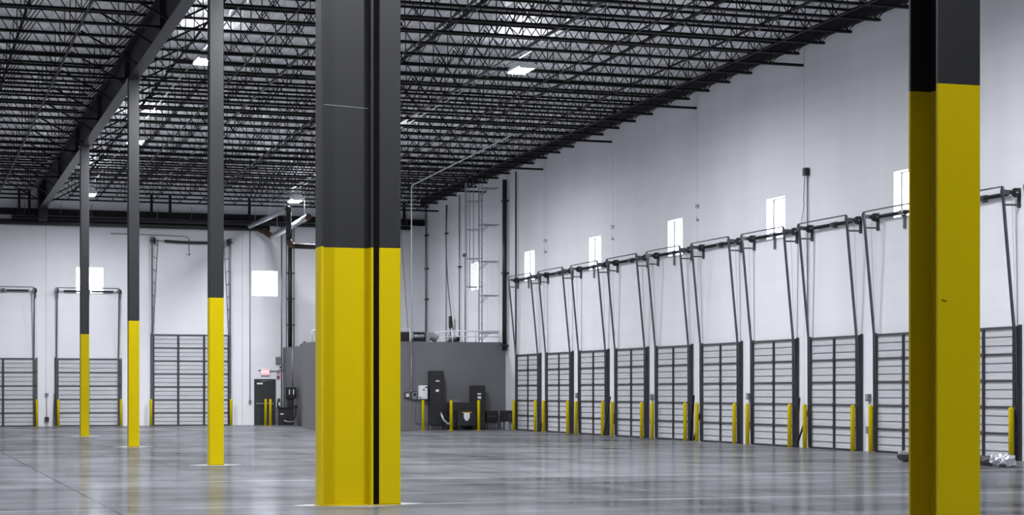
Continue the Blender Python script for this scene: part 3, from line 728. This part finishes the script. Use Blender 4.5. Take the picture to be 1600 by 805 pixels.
# sprinkler risers on the far wall, right of the exit
def riser(px, r, m, y0, y1, label, Y=YB, clamps=()):
    a = on_y(px, y1, Y-r-.12); b = on_y(px, y0, Y-r-.12)
    e = empty('pipe_riser', (a[0], a[1], 0), 0, label, 'pipe', 'far wall risers')
    MB().tube([(0, 0, a[2]), (0, 0, b[2])], r, 10).obj('pipe', m, e)
    for i, py in enumerate(clamps):
        z = on_y(px, py, Y-r-.12)[2]
        MB().box((-.20, -.03, z-.025), (.24, .03, z+.025)).box((-.03, .0, z-.025), (.03, .114+r, z+.025)).obj('mounting_clamp', 'black', e)
    return e
riser(453.3, .10, 'black', 345, 545, 'thick black riser pipe with strap clamps on the far wall', clamps=(427, 467, 508))
riser(440.2, .035, 'conduit', 350, 660, 'dark slim pipe marking the corner beside the exit door')
riser(447.8, .022, 'conduit', 356, 545, 'thin grey pipe just beside the thick black riser')
riser(459.3, .025, 'conduit', 350, 545, 'thin grey pipe between the thick riser and the big column')

# steel beam, pipes and posts high on the far wall
def wall_run(name, px0, px1, z, r, m, off, label, cat, square=False):
    a = on_y(px0, 340, YB-off)[0]; b = on_y(px1, 340, YB-off)[0]; o = MB()
    if square: o.box((a, YB-off-r, z-r), (b, YB-off+r, z+r))
    else: o.tube([(a, YB-off, z), (b, YB-off, z)], r, 12)
    o = tag(o.obj(name, m), label, cat)
    if not square:
        x = a+.6
        while x < b: MB().tube([(x, YB-off, z+r*.8), (x, YB-off, chord(YB-off)+.1)], .012, 6).obj('hanger_rod', 'conduit', o); x += 3.1
    return o
xl = -140
wall_run('wall_beam', xl, 672, 10.17, .15, 'black_steel', .20, 'black steel tube beam along the top of the far wall', 'beam', True)
e = wall_run('sprinkler_main', 18, 641, 9.86, .10, 'girder_steel', .55, 'dark sprinkler main just below the far-wall beam', 'pipe')
e = wall_run('sprinkler_main', xl, 421, 9.66, .14, 'black', .35, 'thick black sprinkler main, lowest along the far wall', 'pipe')
for i, px in enumerate((30, 46, 237, 266, 390, 632)):
    q = on_y(px, 320, YB-.75)
    tag(MB().box((q[0]-.06, YB-.75, 9.98), (q[0]+.06, YB-.63, 11.1)).obj('hanger_post', 'black_steel'), 'black hanger post over the %s' % (('far-wall door at the picture edge', 'gap beside the girder end', 'tall door, first of two', 'tall door, second of two', 'exit door', 'plant room corner')[i]), 'hanger', 'pipe hanger posts')
# looped feed pipes coming out from the far wall
def pipe_thing(name, parts, label, loc=(0,0,0)):
    e = empty(name, loc, 0, label, 'pipe', 'fire main pipework')
    p, q = parts[0][1]
    for f in (.15, .55, .92):
        h = [p[k]+(q[k]-p[k])*f for k in range(3)]
        MB().tube([(h[0], h[1], h[2]+.1), (h[0], h[1], chord(h[1])+.02)], .014, 6).obj('hanger_rod', 'galv', e)
    for nm, pts, r, m in parts: MB().tube(pts, r, 12).obj(nm, m, e)
    return e
pipe_thing('fire_main_pipe', [('pipe', [(16.9, 91.9, 9.70), (16.95, 82.9, 9.74)], .11, 'galv'),
    ('drop_pipe', [(16.95, 82.8, 9.60), (16.95, 82.8, 8.35)], .12, 'black'),
    ('coupling', [(16.95, 83.0, 9.74), (16.95, 82.85, 9.72), (16.95, 82.8, 9.58)], .135, 'orange'),
    ('coupling', [(16.95, 82.8, 8.36), (17.0, 82.8, 8.20), (17.14, 82.8, 8.10), (17.22, 82.8, 8.09)], .135, 'orange'),
    ('pipe', [(17.2, 82.8, 8.09), (20.6, 82.8, 8.06)], .12, 'black')], 'grey fire main with orange elbows dropping to a black pipe above the exit door')
pipe_thing('fire_main_pipe', [('pipe', [(17.95, 91.6, 9.20), (17.9, 83.2, 9.42)], .13, 'galv'),
    ('coupling', [(17.45, 92.1, 9.55), (17.6, 92.0, 9.50), (17.8, 91.8, 9.32), (17.95, 91.6, 9.20)], .15, 'orange'),
    ('coupling', [(17.9, 83.25, 9.41), (17.9, 83.05, 9.42)], .15, 'orange')], 'lower grey fire main slanting out from the far wall beside the window')
# ------------------------------------------------------------------ equipment by the exit door (charger stand) and extinguisher
q0 = on_floor(433.5, 667.2); q1 = on_floor(464, 667.2); ey = 88.6
xa, xb = on_y(434.5, 650, ey)[0], on_y(463, 650, ey)[0]; W = xb-xa; 
e = empty('dock_charger', (xa, ey, 0), 0, 'black boxy charger stand with looped hose beside the exit door', 'charger')
zt = on_y(440, 638, ey)[2]
MB().box((-.05, -.1, .001), (W+.08, .62, .07)).obj('plinth', 'conduit', e)
MB().bev((0, -.02, .07), (W*.86, .55, zt), .02).obj('cabinet', 'cabinet', e)
MB().bev((-.05, -.04, zt), (W*.9, .57, zt+.04), .01).obj('lid', 'black', e)
MB().box((.10, -.028, zt-.30), (.26, -.02, zt-.25)).obj('name_plate', 'white_box', e)
MB().tube([(W*.30, -.05, .30), (W*.45, -.07, .24), (W*.7, -.07, .22), (W*.86, -.05, .25)], .022, 8).obj('hose', 'galv', e)
MB().tube([(W*.97, .2, zt+.15), (W*1.0, .1, zt-.1), (W*.98, .05, .6), (W*.88, .0, .35), (W*.82, .0, .5), (W*.86, .02, .8)], .03, 8).obj('cable_loop', 'rubber', e)
MB().bev((W*.93, .0, zt+.0), (W*1.08, .2, zt+.16), .01).obj('plug_holder', 'black', e)
e = empty('control_column', (on_y(455, 620, 89.2)[0], 89.2, 0), 0, 'tall black control box on a post above the charger stand', 'control box')
za, zb, zc = zt+.04, on_y(455, 623, 89.2)[2], on_y(455, 605, 89.2)[2]
MB().bev((-.18, 0, za), (.14, .3, zb), .015).obj('post', 'cabinet', e)
MB().bev((-.26, -.06, zb), (.24, .3, zc), .02).obj('box', 'black', e)
MB().box((-.12, -.068, zb+.2), (-.08, -.06, zc-.12)).box((.08, -.068, zb+.2), (.12, -.06, zc-.12)).obj('indicator', 'white_box', e)
MB().tube([(.10, .15, zc), (.10, .15, 3.72)], .035, 8).obj('conduit', 'conduit', e)
xq, _, zq = on_y(435.4, 628, YB-.1)
e = empty('fire_extinguisher', (xq, YB-.12, 0), 0, 'small dark extinguisher hung on the wall by the exit door', 'extinguisher')
MB().lathe([(.07, 0), (.085, .03), (.085, .38), (.06, .46), (.025, .50)], 14, (0, 0, zq-.4)).obj('cylinder', 'black', e)
MB().box((-.05, -.03, zq+.10), (.06, .02, zq+.16)).tube([(.03, 0, zq+.12), (.07, -.04, zq+.0), (.06, -.05, zq-.2)], .014, 6).obj('valve_handle', 'black', e)
MB().box((-.03, -.092, zq-.20), (.06, -.082, zq-.02)).obj('label_sticker', 'white_box', e)
MB().box((-.04, .085, zq-.3), (.04, .118, zq+.1)).obj('bracket', 'conduit', e)

# ------------------------------------------------------------------ equipment on the grey plant room wall
FY = GY
def cab(name, px0, py0, px1, py1, depth, m, label, cat, legs=0, group=None, door=True, off=0):
    o, z0, w, z1 = box_thing(name, px0, py0, px1, py1, FY-.02-off, depth, m, label, cat, group)
    MB().bev((0, -depth, z0), (w, 0, z1), .015).obj('body', m, o)
    if door: MB().box((.03, -depth-.015, z0+.04), (w-.03, -depth+.001, z1-.04)).obj('front_door', m, o)
    for i in range(legs):
        x = w*(.10+.80*i/max(1, legs-1)); MB().tube([(x, -depth*.5, .0), (x, -depth*.5, z0+.01)], .028, 8).obj('conduit_leg', 'galv', o)
    return o, z0, w, z1
o, z0, w, z1 = cab('power_cabinet', 668.3, 580, 689, 664, .45, 'cabinet', 'tallest narrow black power cabinet against the grey wall', 'cabinet', 6)
MB().box((w*.36, -.475, z1-.46), (w*.68, -.464, z1-.43)).box((w*.42, -.475, z1-.43), (w*.62, -.464, z1-.40)).obj('badge', 'white_box', o)
MB().box((w*.38, -.475, z1-.90), (w*.62, -.464, z1-.80)).obj('warning_label', 'white_box', o)
o, z0, w, z1 = cab('power_cabinet', 733.3, 602.5, 753.5, 671, .45, 'cabinet', 'shorter tall black power cabinet behind a bollard on the grey wall', 'cabinet')
MB().box((w*.38, -.475, z1-.40), (w*.66, -.464, z1-.34)).obj('badge', 'white_box', o)
MB().box((w*.40, -.475, z1-.58), (w*.66, -.464, z1-.47)).obj('warning_label', 'white_box', o)
o, z0, w, z1 = cab('panel_box', 652.7, 602.5, 666, 624, .25, 'white_box', 'white electrical panel box on the grey wall', 'panel box')
MB().box((w*.40, -.272, z1-.22), (w*.64, -.264, z1-.14)).obj('badge', 'grey_box', o)
MB().box((w*.66, -.272, z1-.10), (w*.95, -.264, z1-.05)).box((w*.05, -.272, z0+.04), (w*.2, -.264, z0+.1)).obj('warning_label', 'black', o)
MB().tube([(w, -.1, z0+.12), (w+.05, -.1, z0+.12)], .03, 8).tube([(w, -.1, z0+.2), (w+.05, -.1, z0+.2)], .03, 8).obj('conduit_stub', 'black', o)
o, z0, w, z1 = cab('meter_box', 632.3, 614, 639.3, 622, .12, 'grey_box', 'small dark meter box, farther of the pair from the white panel', 'meter box', door=False)
MB().box((.05, -.128, z0+.05), (w-.05, -.12, z1-.05)).obj('dial', 'white_box', o)
MB().box((-.02, -.004, z0-.03), (w+.02, .012, z1+.03)).obj('mounting_plate', 'black', o)
o, z0, w, z1 = cab('meter_box', 642.8, 613, 650.5, 624.5, .14, 'grey_box', 'small grey meter box with a black screen next to the white panel', 'meter box', door=False)
MB().box((.05, -.148, z0+.16), (w-.05, -.14, z1-.05)).obj('screen', 'black', o)
MB().box((-.02, -.004, z0-.03), (w+.02, .012, z1+.03)).obj('mounting_plate', 'black', o)
MB().tube([(.12, -.05, z0), (.12, -.05, .62), (.2, -.05, .32), (.5, -.05, .30), (0.66, -.05, .30)], .02, 8).obj('flex_conduit', 'conduit', o)
o, z0, w, z1 = cab('junction_box', 757, 642, 775.5, 659.5, .25, 'cabinet', 'dark low junction box on conduit legs beside the shorter cabinet', 'junction box', 5)
MB().box((.06, -.27, (z0+z1)/2), (w-.06, -.264, (z0+z1)/2+.015)).obj('seam_strip', 'grey_box', o)
o, z0, w, z1 = cab('junction_box', 781.3, 641.5, 798, 659, .25, 'cabinet', 'dark low junction box nearest the first dock door', 'junction box', 2, off=.7)
MB().box((w*.55, -.27, z0+.30), (w*.9, -.264, z0+.315)).box((w*.7, -.27, z0+.18), (w*.78, -.264, z0+.24)).obj('warning_label', 'grey_box', o)
# wide charger
o, z0, w, z1 = box_thing('battery_charger', 698, 629, 737, 669.5, FY-.54, .8, None, 'wide black battery charger with yellow and white label behind a bollard', 'charger')
MB().bev((0, -.35, .12), (w, 0, z1), .02).obj('back_cabinet', 'cabinet', o)
MB().bev((w*.24, -.75, .18), (w*.97, -.35, z1-.32), .02).obj('front_cabinet', 'cabinet', o)
MB().box((.0, -.3, .0), (.12, -.05, .12)).box((w-.12, -.3, 0), (w, -.05, .12)).box((w*.26, -.72, 0), (w*.34, -.4, .18)).box((w*.86, -.72, 0), (w*.95, -.4, .18)).obj('foot', 'black', o)
b = MB(); xm, zm = w*.60, z1-.62
b.add([(xm-.13,-.758,zm+.17),(xm+.13,-.758,zm+.17),(xm+.13,-.758,zm-.03),(xm+.05,-.758,zm-.16),(xm-.05,-.758,zm-.16),(xm-.13,-.758,zm-.03),
       (xm-.13,-.752,zm+.17),(xm+.13,-.752,zm+.17),(xm+.13,-.752,zm-.03),(xm+.05,-.752,zm-.16),(xm-.05,-.752,zm-.16),(xm-.13,-.752,zm-.03)],
      [(5,4,3,2,1,0),(6,7,8,9,10,11),(0,1,7,6),(1,2,8,7),(2,3,9,8),(3,4,10,9),(4,5,11,10),(5,0,6,11)]); b.obj('shield_label', 'white_box', o)
MB().box((xm-.2, -.758, zm+.17), (xm+.22, -.752, zm+.21)).obj('label_strip', 'yellow', o)
MB().tube([(-.35, -.3, .75), (-.25, -.35, .45), (-.05, -.4, .25), (.12, -.42, .42)], .05, 8).obj('charge_cable', 'galv', o)
o2, z0, w, z1 = box_thing('equipment_tray', 705.5, 622.5, 717, 628.5, FY-.58, .3, None, 'small brown-grey tray on top of the battery charger', 'tray')
MB().bev((0, -.22, z0), (w, 0, z1-.06), .01).box((-.03, -.24, z1-.06), (w+.03, .0, z1-.03)).obj('tray', 'grey_box', o2)

# long pale conduit hanging from the roof down to the meter boxes
q = on_y(643.0, 290, FY-.10)
e = empty('drop_conduit', (q[0], FY-.10, 0), 0, 'long pale conduit dropping from the roof to the meter boxes', 'conduit')
zb_ = on_y(643, 612, FY-.1)[2]
MB().tube([(0, 0, zb_), (0, 0, q[2]-.1), (0, -.08, q[2]), (0, -14, chord(65.2)-.08)], .028, 8).obj('conduit', 'pale_conduit', e)
MB().tube([(0, 0, 4.0), (0, 0, zb_+.1), (.05, -.0, zb_)], .034, 8).obj('lower_sleeve', 'conduit', e)

# ------------------------------------------------------------------ things on the plant room roof
RZ = GH-.012
def rail(name, P, Hh, posts, label, mid=True, m='white_rail'):
    e = empty(name, (P[0][0], P[0][1], RZ), 0, label, 'handrail', 'plant room roof rails')
    loc = [(p[0]-P[0][0], p[1]-P[0][1]) for p in P]
    MB().tube([(x, y, Hh) for x, y in loc], .03, 8).obj('top_rail', m, e)
    if mid: MB().tube([(x, y, Hh*.52) for x, y in loc], .018, 8).obj('mid_rail', m, e)
    for (x, y) in posts: MB().tube([(x-P[0][0], y-P[0][1], .0), (x-P[0][0], y-P[0][1], Hh)], .028, 8).obj('post', m, e)
    return e
ry = GY+.35
xs = lambda px, Y=ry: on_y(px, 520, Y)[0]
rail('roof_handrail', [(GX+.35, 83.0), (GX+.35, ry), (xs(640.8), ry)], .55, [(GX+.35, 83.0), (GX+.35, 81.3), (GX+.35, ry), (xs(575), ry), (xs(640.8), ry)], 'white handrail along the front of the plant room roof behind the big column', False)
rail('roof_handrail', [(xs(707), ry+2.6), (xs(707), ry), (xs(780), ry)], .50, [(xs(707), ry+2.6), (xs(707), ry), (xs(722), ry), (xs(743), ry), (xs(780), ry)], 'white handrail on the plant room roof below the caged ladder')
Yv = 81.6
xa, xb = on_y(622, 530, Yv)[0], on_y(664, 530, Yv)[0]
e = empty('air_handler', (xa, Yv, RZ), 0, 'black air handling unit with grey motor on the plant room roof', 'air handler')
hh = on_y(640, 519.5, Yv)[2]-RZ
MB().bev((0, 0, .0), (xb-xa, 1.1, hh), .02).obj('casing', 'black', e)
MB().box((-.02, -.02, hh), (xb-xa+.02, 1.12, hh+.03)).obj('lid', 'conduit', e)
xm = on_y(652, 530, Yv)[0]-xa
MB().tube([(xm-.25, -.06, .30), (xm+.30, -.06, .30)], .09, 12).tube([(xm-.30, -.06, .30), (xm-.22, -.06, .30)], .16, 12).obj('motor', 'galv', e)
xa2 = on_y(664.5, 530, Yv)[0]; xb2 = on_y(688, 530, Yv)[0]; w = xb2-xa2
e = empty('round_duct', (xa2+.06, Yv, RZ), 0, 'shiny round metal duct elbow beside the black air handler', 'duct')
MB().box((0, .1, 0), (w*.28, .9, .5)).obj('collar_box', 'galv', e)
MB().tube([(w*.25, .35, .28), (w*.5, .35, .32), (w*.72, .35, .24), (w*.80, .35, .20)], .19, 14).obj('elbow', 'galv', e)
xa3 = on_y(692, 530, Yv)[0]
e = empty('roof_pump', (xa3, Yv-.9, RZ), 0, 'small black pump with grey housing inside the roof rail', 'pump')
MB().bev((.05, 0, 0), (.50, .4, .12), .01).obj('base', 'black', e)
MB().tube([(.05, .2, .22), (.38, .2, .22)], .13, 12).obj('housing', 'galv', e)
MB().tube([(.36, .2, .20), (.56, .2, .20)], .10, 12).obj('motor', 'black', e)
e = empty('roof_box', (on_y(459, 540, 90.5)[0]+.35, 90.4, RZ), 0, 'small brown open carton on the plant room roof edge', 'carton')
MB().add([(-.02,0,0),(.32,0,0),(.32,.3,0),(-.02,.3,0),(-.0,0,.14),(.30,0,.14),(.30,.3,.14),(0,.3,.14)], [(0,3,2,1),(0,1,5,4),(1,2,6,5),(2,3,7,6),(3,0,4,7),(4,5,6,7)]).obj('carton', 'brown', e)
MB().add([(0,0,.14),(.30,0,.14),(.15,-.02,.30),(0,.02,.14),(.30,.02,.14),(.15,.0,.30)], [(0,1,2),(5,4,3),(0,3,4,1),(1,4,5,2),(2,5,3,0)]).obj('flap', 'brown', e)
e.name = 'carton'

# caged ladder up the dock wall
LXp, LYc = XW-.80, 80.55
e = empty('caged_ladder', (LXp, LYc, RZ), 0, 'grey galvanised caged ladder climbing from the plant room roof', 'ladder')
LT = chord(80.5)+.35-RZ
for s in (-1, 1): MB().bar((0, s*.22, 0), (0, s*.22, LT), .05, .02, (0,1,0)).obj('side_rail', 'galv', e)
rm = MB().tube([(0, -.22, 0), (0, .22, 0)], .012, 6).mesh('rung', 'galv')
z = .25
while z < LT:
    o = bpy.data.objects.new('rung', rm); C.objects.link(o); o.parent = e; o.location = (0, 0, z); z += .305
hz = [on_x(745, py, LXp)[2]-RZ for py in (450, 406, 361, 317)]
hp = [(-.70*math.sin(a), -.36*math.cos(a), 0) for a in [PI*i/10 for i in range(11)]]
for q in hz: MB().tube([(x, y*1.0, q) for x, y, _ in hp], .02, 6).obj('cage_hoop', 'galv', e)
for i in (2, 4, 5, 6, 8): MB().bar((hp[i][0], hp[i][1], hz[0]), (hp[i][0], hp[i][1], LT-.1), .04, .012, (0,1,0)).obj('cage_strap', 'galv', e)
for py in (521, 463, 410, 353, 296):
    zq = on_x(745, py, LXp)[2]-RZ
    for s in (-1, 1):
        MB().bar((0, s*.22, zq), (.790, s*.22, zq), .03, .05).bar((.02, s*.22, zq-.32), (.34, s*.22, zq-.02), .025, .025).obj('standoff_bracket', 'galv', e)

# vertical pipes and conduits on the dock wall near the corner
def wriser(name, px, r, m, y0, y1, label, clamps=(), off=None, group='dock wall risers'):
    off = off if off is not None else r+.05
    a = on_x(px, y1, XW-off); b = on_x(px, y0, XW-off)
    e = empty(name, (XW-off, a[1], 0), 0, label, 'pipe', group)
    MB().tube([(0, 0, a[2]), (0, 0, b[2])], r, 10).obj('pipe', m, e)
    for py in clamps:
        z = on_x(px, py, XW-off)[2]; MB().box((-r-.02, -.16, z-.03), (off-.001, .16, z+.03)).obj('mounting_clamp', 'black', e)
    return e
wriser('pipe_riser', 788.4, .10, 'black', 281, 548, 'thick black riser pipe on the dock wall beside the plant room', (314, 427, 540))
wriser('pipe_riser', 806.0, .03, 'black_steel', 268, 668, 'thin dark conduit on the dock wall at the first door')
wriser('wall_conduit', 697.0, .025, 'conduit', 320, 541, 'thin conduit on the dock wall nearest the far corner', (365,))
wriser('wall_conduit', 717.7, .03, 'conduit', 305, 536, 'grey conduit with small fitting left of the ladder cage on the dock wall', (417,))
e = wriser('wall_conduit', 726.8, .03, 'conduit', 400, 536, 'short conduit topped by a black box left of the caged ladder')
MB().bev((-.09, -.10, on_x(726.8, 402, XW)[2]), (.05, .10, on_x(726.8, 397, XW)[2]), .01).obj('top_box', 'black', e)
wriser('corner_pipe', 665.6, .05, 'conduit', 325, 544, 'slim grey pipe with clamps standing in the far corner', (368, 420, 468), .10)
# cable from the roof to a device on the dock wall
a = on_x(694, 320, XW-.25); b = on_x(703.5, 517, XW-.25)
pts = []
for i in range(13):
    t_ = i/12; pts.append((XW-.10-.12*math.sin(PI*t_), a[1]+(b[1]-a[1])*(t_**1.6), a[2]+(b[2]-a[2])*t_))
e = empty('hanging_cable', (0, 0, 0), 0, 'black cable sagging down the dock wall to a small black unit', 'cable')
MB().tube(pts, .022, 6).obj('cable', 'black', e)
MB().bev((b[0]-.06, b[1]-.10, b[2]+.12), (b[0]+.07, b[1]+.10, b[2]+.70), .02).obj('control_unit', 'black', e)
MB().tube([(b[0], b[1], RZ), (b[0], b[1], b[2]+.12)], .03, 8).obj('stand', 'black', e)
MB().box((b[0]-.18, b[1]-.18, RZ), (b[0]+.18, b[1]+.18, RZ+.03)).obj('foot', 'black', e)
# wire beside the big column
q0 = on_y(629, 300, 91.9); q1 = on_y(641, 500, 91.9)
tag(MB().tube([(q0[0], 92.5, q0[2]), (q0[0]+.12, 92.4, (q0[2]+q1[2])/2+.4), (q1[0], 92.3, q1[2]-.6)], .014, 6).obj('hanging_wire', 'conduit'), 'thin dark wire hanging down the far wall next to the big column', 'wire')

# small fittings on the dock wall
for px, py, k in ((903.6, 618, 1), (1020.3, 620.5, 3), (1171.8, 619.5, 5), (1359.3, 621.5, 7)):
    q = on_x(px, py, XW)
    e = empty('switch_box', (XW, q[1], 0), -PI/2, 'grey switch box with conduit on the white pier after the %s dock door' % ORD[k], 'switch box', 'switch boxes between dock doors')
    MB().bev((-.09, -.11, q[2]-.10), (.09, -.001, q[2]+.10), .012).obj('box', 'grey_box', e)
    MB().box((-.06, -.118, q[2]-.07), (.06, -.11, q[2]+.07)).obj('cover', 'galv', e)
    MB().tube([(.0, -.03, q[2]-.1), (.0, -.03, .68)], .014, 8).obj('conduit', 'galv', e)
    MB().bev((-.07, -.10, .50), (.07, -.001, .70), .01).obj('lower_box', 'grey_box', e)
for px, py, k in ((853.5, 384, 0), (958.8, 363, 1), (1091.5, 332, 2)):
    q = on_x(px, py, XW)
    e = empty('wall_hook', (XW, q[1], q[2]), -PI/2, 'tiny wall bracket high on the %s panel joint along the dock wall' % ORD[k], 'bracket', 'brackets on the panel joints')
    MB().box((-.03, -.02, .14), (.03, -.003, .26)).tube([(0, -.02, .24), (.0, -.10, .24), (.06, -.12, .18), (.04, -.10, .12)], .014, 6).obj('upper_bracket', 'conduit', e)
    MB().box((-.03, -.02, -.30), (.03, -.003, -.22)).tube([(0, -.02, -.26), (-.04, -.08, -.28), (.06, -.10, -.27), (.08, -.10, -.16)], .012, 6).obj('lower_bracket', 'conduit', e)
q = on_x(1263.5, 272, XW); q2 = on_x(1263.5, 400, XW)
e = empty('wall_conduit', (XW, q[1], 0), -PI/2, 'tall thin conduit with a dark box on top above the eighth dock door', 'conduit', 'dock wall risers')
MB().tube([(0, -.04, 3.5), (0, -.04, q[2])], .02, 8).obj('conduit', 'conduit', e)
MB().bev((-.10, -.16, q[2]-.05), (.08, -.001, q[2]+.18), .015).obj('box', 'black', e)
MB().tube([(-.2, -.03, q[2]-.05), (-.22, -.06, q[2]-.8), (-.10, -.1, q[2]-.9), (-.3, -.1, q[2]-1.5), (-.05, -.08, q[2]-1.6)], .012, 6).obj('loop_wire', 'conduit', e)

# steel bars leaning between the dock doors
def lean(px0, py0, px1, py1, w, label, off0=.45, off1=.16):
    a = on_x(px0, py0, XW-off0); b = on_x(px1, py1, XW-off1)
    o = MB().bar((a[0], a[1], .02), (b[0], b[1], b[2]), w, w*.6).obj('prop_bar', 'black_steel'); return tag(o, label, 'bar', 'leaning steel bars')
lean(844, 672, 855, 630, .05, 'black steel bar leaning between the first and second dock doors', .17, .05)
lean(943.5, 681, 953.5, 620, .06, 'upright black steel bar leaning on the third dock door near jamb')
lean(956, 681, 961.3, 640, .05, 'slanting black bar leaning between the third and fourth dock doors', .17, .05)
lean(1079, 688, 1083.5, 618, .08, 'thick black bar leaning at the near jamb of the fifth dock door', .36, .20)
lean(1084, 689, 1097, 632, .05, 'slanting black bar between the fifth and sixth dock doors', .17, .05)
lean(1243, 699, 1248.5, 622, .08, 'thick black bar leaning at the near jamb of the seventh dock door')
lean(1244.5, 699, 1265.5, 634, .05, 'slanting black bar between the seventh and eighth dock doors', .17, .05)

# foil-wrapped duct lying on the floor behind the closest column
p0 = on_floor(1407, 722); p1 = on_floor(1581, 731)
cx, cy = (p0[0]+p1[0])/2, (p0[1]+p1[1])/2
e = empty('foil_duct', (0, 0, 0), 0, 'crumpled silver foil duct with black liner lying on the floor', 'duct')
def crumple(pts, r0, n, amp, flat, name, m, closed_r=True):
    b = MB(); L = len(pts); vs = []
    for i, p in enumerate(pts):
        p = Vector(p); d = (Vector(pts[min(i+1, L-1)])-Vector(pts[max(i-1, 0)])).normalized(); x = Vector((d.y, -d.x, 0)).normalized()
        for a in range(n):
            t_ = 2*PI*a/n; rr = r0[i]*(1+random.uniform(-amp, amp))
            q = p+x*math.cos(t_)*rr+Vector((0, 0, 1))*math.sin(t_)*rr*flat+d*random.uniform(-.03, .03)
            q.z = max(q.z, .006); vs.append(tuple(q))
    fs = [(i*n+a, i*n+(a+1)%n, (i+1)*n+(a+1)%n, (i+1)*n+a) for i in range(L-1) for a in range(n)]
    fs += [tuple(reversed(range(n))), tuple((L-1)*n+a for a in range(n))]
    b.add(vs, fs, False); return b.obj(name, m, e)
def lerp3(s, zz, side=0): 
    dx, dy = p1[0]-p0[0], p1[1]-p0[1]; L = math.hypot(dx, dy)
    return (p0[0]+dx*s-dy/L*side, p0[1]+dy*s+dx/L*side, zz)
crumple([lerp3(s*.0535, .13) for s in range(0, 17)], [.10]+[.15]*15+[.14], 14, .12, .80, 'black_liner', 'liner')
crumple([lerp3(.84+s*.016, .145) for s in range(11)], [.10, .14, .16, .17, .17, .18, .18, .18, .17, .16, .13], 16, .22, .85, 'foil_jacket', 'foil')
crumple([lerp3(-.01+s*.045, .20, .02) for s in range(13)], [.06, .10, .13, .13, .12, .12, .13, .13, .12, .12, .12, .10, .06], 14, .25, .6, 'foil_jacket', 'foil')

# small pieces belong to the part they are fixed to
def attach(child_names, part_name):
    for ob in list(C.objects):
        nm = ob.name.split('.')[0]
        if nm in child_names and ob.parent is not None and ob.parent.parent is None:
            host = [c for c in ob.parent.children if c.name.split('.')[0] == part_name and c is not ob]
            if host: ob.parent = host[0]
attach(('badge', 'warning_label', 'seam_strip'), 'front_door')
attach(('sign_letters',), 'lit_face')
attach(('shield_label', 'label_strip'), 'front_cabinet')
attach(('name_plate',), 'cabinet')
attach(('indicator',), 'box')
attach(('dial', 'screen', 'strobe_lens'), 'body')
attach(('label_sticker', 'valve_handle'), 'cylinder')
attach(('sprinkler_head',), 'pipe')
attach(('bell_hub',), 'bell')
attach(('flap',), 'carton')

# ------------------------------------------------------------------ daylight outside, camera, colour
w = bpy.data.worlds.new('bright_overcast_sky'); bpy.context.scene.world = w; w.use_nodes = True
bg = w.node_tree.nodes['Background']; bg.inputs[0].default_value = (.93, .96, 1.0, 1); bg.inputs[1].default_value = 4.0
cam = bpy.data.cameras.new('camera'); co = bpy.data.objects.new('camera', cam); C.objects.link(co)
co.location = (0, 0, EYE); co.rotation_euler = (PI/2, 0, -TH)
cam.sensor_width = 36; cam.lens = 36*F/1600; cam.shift_y = (HZ-402.5)/1600; cam.clip_end = 400
sc = bpy.context.scene; sc.camera = co
sc.view_settings.view_transform = 'Standard'; sc.view_settings.look = 'None'; sc.view_settings.gamma = 1; sc.view_settings.use_curve_mapping = False
sc.view_settings.exposure = 1.65
sc.cycles.max_bounces = 8; sc.cycles.diffuse_bounces = 4; sc.cycles.glossy_bounces = 4; sc.cycles.transparent_max_bounces = 6
sc.cycles.sample_clamp_indirect = 6
